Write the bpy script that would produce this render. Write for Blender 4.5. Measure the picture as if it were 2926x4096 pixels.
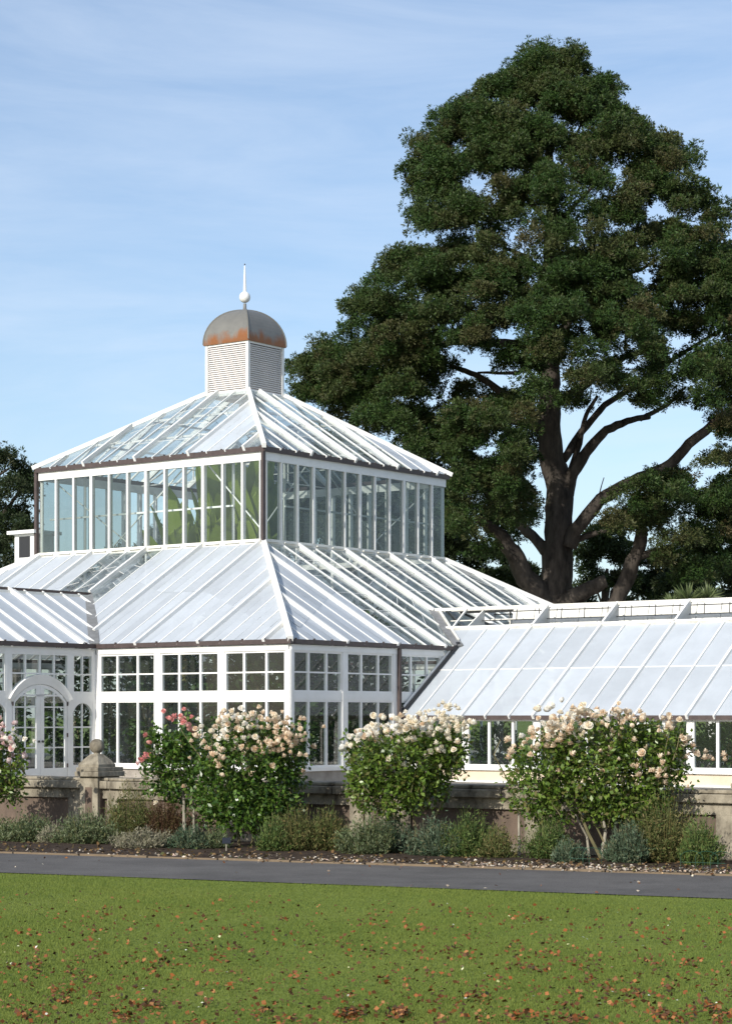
import bpy, math, random
import numpy as np
from mathutils import Vector, Matrix
R = math.radians
random.seed(7); rng = np.random.default_rng(11)
S = bpy.context.scene
COL = S.collection
for o in list(bpy.data.objects): bpy.data.objects.remove(o)

# ------------------------------------------------------------------ camera
F_PX, U0, V0, H = 8558.0, 1463.0, 2868.0, 1.6      # focal length, principal column, horizon row, eye height
cd = bpy.data.cameras.new('camera'); cam = bpy.data.objects.new('camera', cd); COL.objects.link(cam)
cam.location = (0, 0, H); cam.rotation_euler = (R(90), 0, 0)
cd.sensor_fit = 'HORIZONTAL'; cd.sensor_width = 36; cd.lens = 36 * F_PX / 2926
cd.shift_y = (V0 - 2048) / 2926; cd.clip_end = 6000; cd.clip_start = .5
S.camera = cam
S.render.resolution_x, S.render.resolution_y = 731, 1024

# ------------------------------------------------------------------ sun, sky, exposure
SUN_EL = R(27.5)
sx, sy = -.602 + .80 * .03, -.799 - .60 * .03
sl = math.hypot(sx, sy); sx /= sl; sy /= sl
sun_dir = Vector((sx * math.cos(SUN_EL), sy * math.cos(SUN_EL), math.sin(SUN_EL)))
ld = bpy.data.lights.new('sun', 'SUN'); ld.energy = 4.3; ld.angle = R(.5); ld.color = (1, .955, .87)
lo = bpy.data.objects.new('sun', ld); COL.objects.link(lo)
lo.rotation_euler = sun_dir.to_track_quat('Z', 'Y').to_euler(); lo.location = (-20, -30, 30)
W = bpy.data.worlds.new('World'); S.world = W; W.use_nodes = True
nt = W.node_tree; nt.nodes.clear()
N = nt.nodes.new; L = nt.links.new
out = N('ShaderNodeOutputWorld'); bg = N('ShaderNodeBackground'); sky = N('ShaderNodeTexSky')
sky.sky_type = 'NISHITA'; sky.sun_disc = False; sky.sun_elevation = SUN_EL
sky.sun_rotation = math.atan2(sx, sy); sky.air_density = 1.0; sky.dust_density = 1.0; sky.ozone_density = 3.0
tc = N('ShaderNodeTexCoord'); mp = N('ShaderNodeMapping'); mp.inputs['Scale'].default_value = (3.2, 3.2, 19)
mp.inputs['Rotation'].default_value = (0, R(-9), 0)
nz = N('ShaderNodeTexNoise'); nz.inputs['Scale'].default_value = 1.5; nz.inputs['Detail'].default_value = 9; nz.inputs['Roughness'].default_value = .62
nz.inputs['Distortion'].default_value = .5
rp = N('ShaderNodeValToRGB'); rp.color_ramp.elements[0].position = .34; rp.color_ramp.elements[0].color = (.12, .12, .12, 1)
rp.color_ramp.elements[1].position = .76; rp.color_ramp.elements[1].color = (.46, .46, .46, 1)
mx = N('ShaderNodeMixRGB'); mx.inputs[2].default_value = (5.2, 5.85, 6.8, 1)
L(tc.outputs['Generated'], mp.inputs[0]); L(mp.outputs[0], nz.inputs[0]); L(nz.outputs[0], rp.inputs[0])
L(rp.outputs[0], mx.inputs[0]); L(sky.outputs[0], mx.inputs[1]); L(mx.outputs[0], bg.inputs[0])
bg.inputs[1].default_value = .15; L(bg.outputs[0], out.inputs[0])
S.view_settings.view_transform = 'Standard'; S.view_settings.look = 'None'
S.view_settings.exposure = 0.10; S.view_settings.gamma = 1

# ------------------------------------------------------------------ helpers
def W3(u, v, Y):                 # photograph column/row at a distance -> point in the world
    return np.array([(u - U0) / F_PX * Y, Y, H + (V0 - v) / F_PX * Y])
def gnd(u, v):
    Y = H * F_PX / (v - V0); return np.array([(u - U0) / F_PX * Y, Y, 0.])

def mat(name, col, rough=.6, spec=.3, noise=0, nscale=8, bump=0, bscale=30, col2=None, ramp=(.35, .7), trans=0, island=None, stretch=None, metallic=0):
    m = bpy.data.materials.new(name); m.use_nodes = True
    t = m.node_tree; n = t.nodes; l = t.links; b = n['Principled BSDF']
    b.inputs['Base Color'].default_value = (*col, 1); b.inputs['Roughness'].default_value = rough
    b.inputs['Specular IOR Level'].default_value = spec; b.inputs['Metallic'].default_value = metallic
    src = None
    tcn = n.new('ShaderNodeTexCoord'); vec = tcn.outputs['Object']
    if stretch:
        mm = n.new('ShaderNodeMapping'); mm.inputs['Scale'].default_value = stretch; l.new(vec, mm.inputs[0]); vec = mm.outputs[0]
    if col2:
        z = n.new('ShaderNodeTexNoise'); z.inputs['Scale'].default_value = nscale; z.inputs['Detail'].default_value = 8; z.inputs['Roughness'].default_value = .65
        l.new(vec, z.inputs[0])
        r = n.new('ShaderNodeValToRGB'); r.color_ramp.elements[0].position = ramp[0]; r.color_ramp.elements[1].position = ramp[1]
        r.color_ramp.elements[0].color = (*col, 1); r.color_ramp.elements[1].color = (*col2, 1)
        l.new(z.outputs[0], r.inputs[0]); src = r.outputs[0]
    if island:
        g = n.new('ShaderNodeNewGeometry'); r = n.new('ShaderNodeValToRGB'); e = r.color_ramp.elements
        k = len(island)
        e[0].position = 0; e[0].color = (*island[0], 1); e[1].position = 1; e[1].color = (*island[-1], 1)
        for q in range(1, k - 1):
            x = e.new(q / (k - 1)); x.color = (*island[q], 1)
        l.new(g.outputs['Random Per Island'], r.inputs[0])
        if src is None: src = r.outputs[0]
        else:
            q = n.new('ShaderNodeMixRGB'); q.inputs[0].default_value = .5; l.new(src, q.inputs[1]); l.new(r.outputs[0], q.inputs[2]); src = q.outputs[0]
    if src is not None: l.new(src, b.inputs['Base Color'])
    if bump:
        z = n.new('ShaderNodeTexNoise'); z.inputs['Scale'].default_value = bscale; z.inputs['Detail'].default_value = 6
        l.new(vec, z.inputs[0])
        bb = n.new('ShaderNodeBump'); bb.inputs['Strength'].default_value = bump; bb.inputs['Distance'].default_value = .02
        l.new(z.outputs[0], bb.inputs['Height']); l.new(bb.outputs[0], b.inputs['Normal'])
    if trans:
        tr = n.new('ShaderNodeBsdfTranslucent'); ms = n.new('ShaderNodeMixShader'); ms.inputs[0].default_value = trans
        if src is not None: l.new(src, tr.inputs[0])
        else: tr.inputs[0].default_value = (*col, 1)
        l.new(b.outputs[0], ms.inputs[1]); l.new(tr.outputs[0], ms.inputs[2]); l.new(ms.outputs[0], n['Material Output'].inputs[0])
    return m

def glass_mat(name, dirt, dirtcol, tint=(.9, .94, .93), rough=.02, nscale=1.5, streak=(1, 1, 1), lo_=.3, hi_=.75):
    m = bpy.data.materials.new(name); m.use_nodes = True
    t = m.node_tree; n = t.nodes; l = t.links; n.remove(n['Principled BSDF'])
    o = n['Material Output']
    tr = n.new('ShaderNodeBsdfTransparent'); tr.inputs[0].default_value = (*tint, 1)
    gl = n.new('ShaderNodeBsdfGlossy'); gl.inputs['Roughness'].default_value = rough
    lw = n.new('ShaderNodeLayerWeight'); pw = n.new('ShaderNodeMath'); pw.operation = 'POWER'; pw.inputs[1].default_value = 5   # Schlick, same from both sides
    lw.inputs[0].default_value = .5; l.new(lw.outputs['Facing'], pw.inputs[0])
    fr = n.new('ShaderNodeMath'); fr.operation = 'MULTIPLY_ADD'; fr.inputs[1].default_value = .9; fr.inputs[2].default_value = .075; l.new(pw.outputs[0], fr.inputs[0])
    m1 = n.new('ShaderNodeMixShader'); l.new(fr.outputs[0], m1.inputs[0]); l.new(tr.outputs[0], m1.inputs[1]); l.new(gl.outputs[0], m1.inputs[2])
    df = n.new('ShaderNodeBsdfDiffuse'); tl = n.new('ShaderNodeBsdfTranslucent'); m2 = n.new('ShaderNodeMixShader'); m2.inputs[0].default_value = .2
    rpi = n.new('ShaderNodeNewGeometry'); rmr = n.new('ShaderNodeMapRange'); rmr.inputs[3].default_value = .90; rmr.inputs[4].default_value = 1.06; l.new(rpi.outputs['Random Per Island'], rmr.inputs[0])
    vsc = n.new('ShaderNodeVectorMath'); vsc.operation = 'SCALE'; vsc.inputs[0].default_value = dirtcol; l.new(rmr.outputs[0], vsc.inputs['Scale']); l.new(vsc.outputs[0], df.inputs[0])
    tl.inputs[0].default_value = (*dirtcol, 1)
    l.new(df.outputs[0], m2.inputs[1]); l.new(tl.outputs[0], m2.inputs[2])
    tcn = n.new('ShaderNodeTexCoord'); mm = n.new('ShaderNodeMapping'); mm.inputs['Scale'].default_value = streak
    z = n.new('ShaderNodeTexNoise'); z.inputs['Scale'].default_value = nscale; z.inputs['Detail'].default_value = 6; z.inputs['Roughness'].default_value = .6
    g = n.new('ShaderNodeNewGeometry')
    add = n.new('ShaderNodeVectorMath'); add.operation = 'MULTIPLY_ADD'; add.inputs[1].default_value = (9, 9, 9)
    l.new(g.outputs['Random Per Island'], add.inputs[0]); l.new(tcn.outputs['Object'], add.inputs[2])
    l.new(add.outputs[0], mm.inputs[0]); l.new(mm.outputs[0], z.inputs[0])
    mr = n.new('ShaderNodeMapRange'); mr.inputs[1].default_value = lo_; mr.inputs[2].default_value = hi_
    mr.inputs[3].default_value = dirt[0]; mr.inputs[4].default_value = dirt[1]; l.new(z.outputs[0], mr.inputs[0])
    m3 = n.new('ShaderNodeMixShader'); l.new(mr.outputs[0], m3.inputs[0]); l.new(m1.outputs[0], m3.inputs[1]); l.new(m2.outputs[0], m3.inputs[2])
    l.new(m3.outputs[0], o.inputs[0])
    return m

class MB:
    def __init__(s): s.v = []; s.f = []; s.sm = False
    def poly(s, pts):
        k = len(s.v); s.v += [tuple(map(float, p)) for p in pts]; s.f.append(tuple(range(k, k + len(pts))))
    def hexa(s, p):               # 8 points: bottom 4 then top 4
        k = len(s.v); s.v += [tuple(map(float, q)) for q in p]
        for f in ((0, 3, 2, 1), (4, 5, 6, 7), (0, 1, 5, 4), (1, 2, 6, 5), (2, 3, 7, 6), (3, 0, 4, 7)): s.f.append(tuple(k + i for i in f))
    def box(s, x0, x1, y0, y1, z0, z1, T=lambda x, y, z: (x, y, z)):
        s.hexa([T(x0, y0, z0), T(x1, y0, z0), T(x1, y1, z0), T(x0, y1, z0), T(x0, y0, z1), T(x1, y0, z1), T(x1, y1, z1), T(x0, y1, z1)])
    def beam(s, p, q, w, h, up=(0, 0, 1), below=0):    # rectangular bar whose underside runs p-q, width w, rising h
        p = Vector(p); q = Vector(q); d = (q - p).normalized(); up = Vector(up)
        sd = d.cross(up)
        if sd.length < 1e-5: sd = Vector((1, 0, 0))
        sd.normalize(); n_ = sd.cross(d).normalized(); a = sd * (w / 2); b0 = -n_ * below; b1 = n_ * h
        s.hexa([p - a + b0, p + a + b0, q + a + b0, q - a + b0, p - a + b1, p + a + b1, q + a + b1, q - a + b1])
    def tube(s, pts, rad, n=8, wob=0):
        pts = [Vector(p) for p in pts]; rings = []; k = len(s.v)
        prev = None
        for i, p in enumerate(pts):
            d = (pts[min(i + 1, len(pts) - 1)] - pts[max(i - 1, 0)]).normalized()
            a = Vector((1, 0, 0)) if abs(d.x) < .9 else Vector((0, 1, 0))
            if prev is not None: a = prev
            u = (a - d * a.dot(d)).normalized(); w = d.cross(u); prev = u
            r = rad[i] if hasattr(rad, '__len__') else rad
            for j in range(n):
                t = 2 * math.pi * j / n; rr = r * (1 + wob * random.uniform(-1, 1))
                s.v.append(tuple(p + (u * math.cos(t) + w * math.sin(t)) * rr))
        for i in range(len(pts) - 1):
            for j in range(n):
                s.f.append((k + i * n + j, k + i * n + (j + 1) % n, k + (i + 1) * n + (j + 1) % n, k + (i + 1) * n + j))
        s.f.append(tuple(k + j for j in range(n))[::-1]); e = k + (len(pts) - 1) * n; s.f.append(tuple(e + j for j in range(n)))
    def lathe(s, prof, c=(0, 0, 0), n=20):
        k = len(s.v)
        for r, z in prof:
            for j in range(n):
                t = 2 * math.pi * j / n; s.v.append((c[0] + r * math.cos(t), c[1] + r * math.sin(t), c[2] + z))
        for i in range(len(prof) - 1):
            for j in range(n): s.f.append((k + i * n + j, k + i * n + (j + 1) % n, k + (i + 1) * n + (j + 1) % n, k + (i + 1) * n + j))
    def build(s, name, m, parent=None, smooth=False, bevel=0):
        me = bpy.data.meshes.new(name); me.from_pydata(s.v, [], s.f); me.validate(); me.materials.append(m)
        o = bpy.data.objects.new(name, me); COL.objects.link(o)
        if parent: o.parent = parent
        if smooth: me.polygons.foreach_set('use_smooth', [True] * len(me.polygons))
        if bevel:
            b = o.modifiers.new('b', 'BEVEL'); b.width = bevel; b.segments = 2; b.limit_method = 'ANGLE'
        return o

def np_mesh(name, verts, nper, m, parent=None, tint=None):
    """verts (N*nper,3): N faces with nper corners each."""
    verts = np.ascontiguousarray(verts, dtype=np.float32); nv = len(verts); nf = nv // nper
    me = bpy.data.meshes.new(name); me.vertices.add(nv); me.vertices.foreach_set('co', verts.ravel())
    me.loops.add(nv); me.loops.foreach_set('vertex_index', np.arange(nv, dtype=np.int32))
    me.polygons.add(nf); me.polygons.foreach_set('loop_start', np.arange(0, nv, nper, dtype=np.int32))
    me.update(calc_edges=True)
    if tint is not None:
        at = me.attributes.new('tint', 'FLOAT', 'FACE'); at.data.foreach_set('value', np.ascontiguousarray(tint, dtype=np.float32))
    me.materials.append(m)
    o = bpy.data.objects.new(name, me); COL.objects.link(o)
    if parent: o.parent = parent
    return o

def tag(o, label, cat, group=None, kind=None):
    if label: o['label'] = label
    if cat: o['category'] = cat
    if group: o['group'] = group
    if kind: o['kind'] = kind
    return o
def empty(name, loc, label, cat, rz=0, group=None):
    o = bpy.data.objects.new(name, None); COL.objects.link(o); o.location = loc; o.rotation_euler = (0, 0, rz); o.empty_display_size = .2
    return tag(o, label, cat, group)
def unit(v): return v / (np.linalg.norm(v, axis=-1, keepdims=True) + 1e-9)
def rand_dirs(n): return unit(rng.normal(size=(n, 3)))

def cards(c, d, length, width, curl=0, nrm=None):
    """flat leaf quads (kite) from base c along d"""
    n = len(c); r = rand_dirs(n) if nrm is None else nrm
    s = unit(np.cross(d, r)); length = np.reshape(length, (-1, 1)) * np.ones((n, 1)); width = np.reshape(width, (-1, 1)) * np.ones((n, 1))
    nn = np.cross(s, d)
    p0 = c; p1 = c + d * length * .5 + s * width * .5 + nn * curl * length; p2 = c + d * length; p3 = c + d * length * .5 - s * width * .5 + nn * curl * length
    return np.stack([p0, p1, p2, p3], 1).reshape(-1, 3)

# ------------------------------------------------------------------ materials
M = {}
M['white'] = mat('white_paint', (.80, .79, .76), .45, .4, col2=(.70, .69, .64), nscale=2.2, ramp=(.45, .8))
M['white_old'] = mat('weathered_white_paint', (.78, .76, .70), .55, .3, col2=(.50, .48, .40), nscale=3.5, ramp=(.5, .85))
M['brown'] = mat('brown_gutter_paint', (.06, .043, .040), .5, .4, col2=(.09, .066, .06), nscale=6)
M['greysteel'] = mat('grey_lead', (.25, .25, .25), .6, .4, col2=(.16, .16, .155), nscale=5)
M['plinth'] = mat('plinth_render', (.42, .38, .33), .85, .2, col2=(.25, .22, .19), nscale=2.3, bump=.3, ramp=(.4, .75))
M['cream'] = mat('cream_render', (.68, .57, .43), .85, .2, col2=(.55, .44, .33), nscale=1.6, bump=.2, ramp=(.4, .8))
M['stone'] = mat('weathered_stone', (.33, .29, .22), .9, .15, col2=(.07, .058, .042), nscale=4.5, bump=.6, bscale=25, ramp=(.40, .68), stretch=(1, 1, .6))
M['stone_dark'] = mat('stained_brown_stone', (.17, .125, .095), .9, .15, col2=(.08, .062, .05), nscale=4, bump=.5, bscale=25, ramp=(.35, .7), stretch=(1, 1, .5))
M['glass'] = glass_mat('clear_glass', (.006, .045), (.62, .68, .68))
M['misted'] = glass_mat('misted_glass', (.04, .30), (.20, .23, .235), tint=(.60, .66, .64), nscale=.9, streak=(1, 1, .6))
M['lowglass'] = glass_mat('window_glass', (.004, .03), (.6, .66, .66), tint=(.8, .85, .84))
M['glass_roof'] = glass_mat('clear_roof_glass', (.06, .40), (.6, .68, .72), nscale=1.2, lo_=.38, hi_=.68)
M['glass_white'] = glass_mat('whitewashed_glass', (.80, .97), (.59, .63, .675), nscale=1.1, lo_=.3, hi_=.7, rough=.12)
M['floor'] = mat('dark_soil_floor', (.06, .05, .04), .9, .1, col2=(.1, .09, .07), nscale=2)
M['louvre'] = mat('louvre_paint', (.82, .79, .78), .5, .3)
M['dark'] = mat('dark_iron', (.03, .03, .032), .5, .4)

def leafmat(name, cols, trans=.3, rough=.5, spec=.35): return mat(name, cols[0], rough, spec, island=cols, trans=trans)
M['banana'] = leafmat('banana_leaf', [(.28, .40, .03), (.50, .50, .06), (.12, .22, .03), (.42, .34, .06)], .45, .4)
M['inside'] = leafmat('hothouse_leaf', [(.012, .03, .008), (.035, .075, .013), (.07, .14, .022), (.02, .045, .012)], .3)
M['rose_leaf'] = leafmat('rose_leaf', [(.025, .06, .012), (.06, .13, .02), (.12, .21, .03), (.04, .09, .015), (.16, .22, .045)], .25, .32, .5)
M['rose_leaf_y'] = leafmat('rose_leaf_light', [(.05, .10, .014), (.12, .20, .028), (.19, .27, .045), (.07, .13, .02), (.15, .13, .04)], .25, .35, .5)
M['stem'] = mat('woody_stem', (.22, .18, .10), .8, .2, col2=(.09, .10, .045), nscale=7)
M['stake'] = mat('pale_weathered_wood', (.42, .38, .30), .8, .2, col2=(.22, .2, .16), nscale=8)
M['bark'] = mat('pine_bark', (.10, .084, .070), .9, .15, col2=(.028, .024, .021), nscale=2.2, bump=1.0, bscale=5, ramp=(.38, .66), stretch=(1, 1, .28))

# pine needles: a green-to-brown tint per bough, varied again per needle spray
def needle_mat(name, g0, g1, br):
    m = mat(name, g0, .55, .25, island=[g0, g1, g0], trans=.12)
    n = m.node_tree.nodes; l = m.node_tree.links; b = n['Principled BSDF']
    src = b.inputs['Base Color'].links[0].from_socket
    at = n.new('ShaderNodeAttribute'); at.attribute_name = 'tint'
    mxn = n.new('ShaderNodeMixRGB'); mxn.inputs[2].default_value = (*br, 1)
    l.new(at.outputs['Fac'], mxn.inputs[0]); l.new(src, mxn.inputs[1]); l.new(mxn.outputs[0], b.inputs['Base Color'])
    return m
M['needle'] = needle_mat('pine_needles', (.017, .042, .011), (.050, .095, .019), (.11, .08, .04))
M['needle2'] = needle_mat('dark_needles', (.018, .034, .014), (.040, .066, .022), (.06, .06, .03))

# ------------------------------------------------------------------ ground, lawn, path, bed
def sheet(name, pts, z, m, label=None):
    b = MB(); b.poly([(p[0], p[1], z) for p in pts]); o = b.build(name, m); o['kind'] = 'structure'; return o
m = mat('lawn_turf', (.115, .165, .03), .9, .1, col2=(.19, .22, .05), nscale=.55, bump=.5, bscale=60, ramp=(.35, .7))
t = m.node_tree; n = t.nodes; l = t.links; b_ = n['Principled BSDF']; s0 = b_.inputs['Base Color'].links[0].from_socket
z2 = n.new('ShaderNodeTexNoise'); z2.inputs['Scale'].default_value = 14; z2.inputs['Detail'].default_value = 6; mm = n.new('ShaderNodeMixRGB'); mm.blend_type = 'OVERLAY'; mm.inputs[0].default_value = .6
l.new(z2.outputs[0], mm.inputs[2]); l.new(s0, mm.inputs[1]); l.new(mm.outputs[0], b_.inputs['Base Color'])
tcx = n.new('ShaderNodeTexCoord'); l.new(tcx.outputs['Object'], z2.inputs[0])
M['lawn'] = m
sheet('lawn', [(-1500, -200), (1500, -200), (1500, 3000), (-1500, 3000)], 0, M['lawn'])
pa = np.array([-.910, .4145]); pa /= np.linalg.norm(pa)
near0 = np.array([0, 20.18]); far0 = np.array([0, 23.05])
def ln(p, t): return (p[0] + pa[0] * t, p[1] + pa[1] * t)
M['path'] = mat('asphalt', (.108, .101, .094), .9, .15, col2=(.148, .138, .129), nscale=2.2, bump=.35, bscale=160, ramp=(.3, .75))
n_ = M['path'].node_tree.nodes; l_ = M['path'].node_tree.links; bb_ = n_['Principled BSDF']; s0 = bb_.inputs['Base Color'].links[0].from_socket
z3 = n_.new('ShaderNodeTexNoise'); z3.inputs['Scale'].default_value = 90; z3.inputs['Detail'].default_value = 3; tc3 = n_.new('ShaderNodeTexCoord'); l_.new(tc3.outputs['Object'], z3.inputs[0])
m3 = n_.new('ShaderNodeMixRGB'); m3.blend_type = 'OVERLAY'; m3.inputs[0].default_value = .7; l_.new(s0, m3.inputs[1]); l_.new(z3.outputs[0], m3.inputs[2]); l_.new(m3.outputs[0], bb_.inputs['Base Color'])
zc_ = n_.new('ShaderNodeTexNoise'); zc_.inputs['Scale'].default_value = .55; zc_.inputs['Detail'].default_value = 4; l_.new(tc3.outputs['Object'], zc_.inputs[0])
rc_ = n_.new('ShaderNodeMapRange'); rc_.inputs[1].default_value = .3; rc_.inputs[2].default_value = .7; rc_.inputs[3].default_value = .86; rc_.inputs[4].default_value = 1.12; l_.new(zc_.outputs[0], rc_.inputs[0])
vs_ = n_.new('ShaderNodeVectorMath'); vs_.operation = 'SCALE'; l_.new(m3.outputs[0], vs_.inputs[0]); l_.new(rc_.outputs[0], vs_.inputs['Scale']); l_.new(vs_.outputs[0], bb_.inputs['Base Color'])
sheet('path', [ln(near0, -60), ln(far0, -60), ln(far0, 60), ln(near0, 60)], .008, M['path'])
# garden wall line
TH = R(57); wd = np.array([-math.sin(TH), math.cos(TH)]); wn = np.array([-math.cos(TH), -math.sin(TH)])   # along, towards the camera
WO = np.array([3.985, 23.731])
def wl(t, o=0): p = WO + wd * t + wn * o; return (p[0], p[1])
M['soil'] = mat('bed_soil', (.035, .025, .019), .95, .1, col2=(.085, .062, .045), nscale=9, bump=1, bscale=40, ramp=(.35, .7))
b = MB()
ts = np.linspace(-14, 16, 46)
grid = []
for tt in ts:
    # from the path edge to the wall face, softly mounded
    q = np.array(wl(tt)); t2 = (q - far0) @ pa; e = np.array(ln(far0, t2)); row = []
    for k_ in np.linspace(0, 1, 7):
        p = e * (1 - k_) + q * k_; row.append((p[0], p[1], .012 + .05 * math.sin(math.pi * min(1, k_ * 1.3)) * (.5 + .5 * random.random()) * (k_ > 0)))
    grid.append(row)
k0 = 0
for r_ in grid: b.v += r_
for i in range(len(grid) - 1):
    for j in range(6): b.f.append((i * 7 + j, i * 7 + j + 1, (i + 1) * 7 + j + 1, (i + 1) * 7 + j))
o = b.build('flower_bed_soil', M['soil'], smooth=True); o['kind'] = 'structure'
M['edge'] = mat('edging', (.20, .15, .10), .9, .1, col2=(.16, .12, .08), nscale=6)
b = MB()
for i in range(-30, 30):
    p = ln(far0, i * .9 + .01); q = ln(far0, i * .9 + .89); h = .025 + .008 * random.random()
    b.beam((p[0], p[1], .0), (q[0], q[1], .0), .05, h)
o = b.build('path_edging', M['edge']); o['kind'] = 'structure'
M['terrace'] = mat('terrace_gravel', (.30, .28, .25), .9, .1, col2=(.22, .2, .18), nscale=3, bump=.5, bscale=80)
sheet('terrace', [wl(-60, -.3), wl(60, -.3), (wl(60, -.3)[0] + 60, 110), (wl(-60, -.3)[0] + 60, 70)], .006, M['terrace'])

# ------------------------------------------------------------------ glasshouse
GC = np.array([(1158 - U0) / F_PX * 50, 50.0]); ROT = R(53)
D, SD = 4.724, 8.367; LL = 2 * D + SD; MOD = 2.062 / 3
ZE, ZB, ZT, ZU, ZC, ZCT = [H + x for x in (1.821, 4.621, 7.0, 7.157, 9.384, 10.843)]
K = (ZB - ZE) / D
ZTOP, ZMID, ZUB, ZLT, ZSILL = H + 1.56, H + 1.055, H + .585, H + .40, H - 1.196
house = empty('glasshouse', (GC[0], GC[1], 0), 'large white glasshouse with clerestory, louvred cupola and long right wing behind the terrace wall', 'greenhouse', ROT)
ux = np.array([math.cos(ROT), math.sin(ROT)]); uy = np.array([-math.sin(ROT), math.cos(ROT)])
def hw(x, y, z): q = GC + ux * x + uy * y; return (q[0], q[1], z)

# each wall face: (s along, o outwards, z) -> local
def F_left(s, o, z): return (-o, s, z)
def F_right(s, o, z): return (s, -o, z)
def F_backr(s, o, z): return (LL + o, s, z)
def F_backl(s, o, z): return (s, LL + o, z)

def window(F, s0, s1, z0, z1, cuts, bars=(), fr=.045, name='window', par=house, gm='lowglass', o_=.0, mat_='white', mw=.05):
    b = MB()
    b.box(s0, s0 + fr, o_ - .05, o_ + .032, z0, z1, F); b.box(s1 - fr, s1, o_ - .05, o_ + .032, z0, z1, F)
    b.box(s0 + fr, s1 - fr, o_ - .05, o_ + .030, z0, z0 + fr, F); b.box(s0 + fr, s1 - fr, o_ - .05, o_ + .030, z1 - fr, z1, F)
    for c in cuts: b.box(c - mw / 2, c + mw / 2, o_ - .035, o_ + .026, z0 + fr, z1 - fr, F)
    edges = [s0 + fr] + [x for c in cuts for x in (c - mw / 2, c + mw / 2)] + [s1 - fr]
    for zb_ in bars:
        for k_ in range(0, len(edges), 2): b.box(edges[k_], edges[k_ + 1], o_ - .03, o_ + .022, zb_ - .018, zb_ + .018, F)
    w = b.build(name, M[mat_], par)
    g = MB()
    zs = [z0 + fr] + list(bars) + [z1 - fr]
    for k_ in range(0, len(edges), 2):
        for j_ in range(len(zs) - 1):
            jt = random.uniform(-.004, .004); e0, e1 = edges[k_], edges[k_ + 1]
            g.poly([F(e0, o_ + jt, zs[j_]), F(e1, o_ - jt, zs[j_]), F(e1, o_ - jt * .5, zs[j_ + 1]), F(e0, o_ + jt, zs[j_ + 1])])
    g.build('pane', M[gm], w)
    return w

def bay(F, s0, s1):
    c = [s0 + (s1 - s0) * k_ / 3 for k_ in (1, 2)]
    window(F, s0 + .095, s1 - .095, ZUB, ZTOP, c, (ZMID,), name='upper_window', mw=.065)
    window(F, s0 + .095, s1 - .095, ZSILL, ZLT, c, (), name='window', mw=.065)
def wall_run(F, posts, ends=True):
    for k_ in range(len(posts) - 1): bay(F, posts[k_], posts[k_ + 1])
    for k_, p in enumerate(posts):
        b = MB(); w = .094
        if k_ == 0 and p == 0: b.box(.0, w, -.10, .05, ZSILL - .0, ZTOP + .0, F)
        elif abs(p - LL) < .01: b.box(p - w, p, -.10, .05, ZSILL, ZTOP, F)
        else: b.box(p - w, p + w, -.10, .05, ZSILL, ZTOP, F)
        b.build('post', M['white'], house)
    a0, a1 = posts[0], posts[-1]
    b = MB()
    for k_ in range(len(posts) - 1): b.box(posts[k_] + .095, posts[k_ + 1] - .095, -.06, .043, ZLT, ZUB, F)
    b.build('transom', M['white'], house)
    b = MB(); b.box(a0, a1, -.1, .06, ZTOP + .001, ZE - .12, F); b.build('wall_plate', M['white'], house)
    b = MB(); b.box(a0, a1, -.1, .10, ZSILL - .09, ZSILL - .001, F); b.build('sill', M['white'], house)
    b = MB(); b.box(a0, a1, -.15, .04, 0, ZSILL - .091, F)
    for x in np.arange(a0 + .5, a1, 1.03): b.box(x, x + .012, .04, .043, .0, ZSILL - .10, F)
    b.build('plinth', M['plinth'], house)
B3 = [0, 2.062, 4.124, 6.186]
PB = LL - 6.186
for F in (F_left, F_right):
    wall_run(F, B3); wall_run(F, [PB, PB + 2.062, PB + 4.124, LL])
wall_run(F_backr, [LL * k_ / 9 for k_ in range(10)]); wall_run(F_backl, [LL * k_ / 9 for k_ in range(10)])

# gutters around the lower eave
def gutter(F, s0, s1, z, name='gutter', h=.11, o0=.02, o1=.13, par=house):
    b = MB(); b.box(s0, s1, o0, o1, z - h, z, F); b.box(s0, s1, -.05, o0 - .001, z - h * .9, z - .01, F)
    for x in np.arange(s0 + .1, s1, MOD): b.box(x - .02, x + .02, o1 - .03, o1 + .012, z + .001, z + .03, F)
    return b.build(name, M['brown'], par)
gutter(F_left, -.13, 6.14, ZE); gutter(F_right, -.019, 6.7, ZE); gutter(F_left, 11.67, LL + .1, ZE); gutter(F_right, 11.2, LL + .1, ZE)
gutter(F_backr, 0, LL, ZE); gutter(F_backl, 0, LL, ZE)

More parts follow.
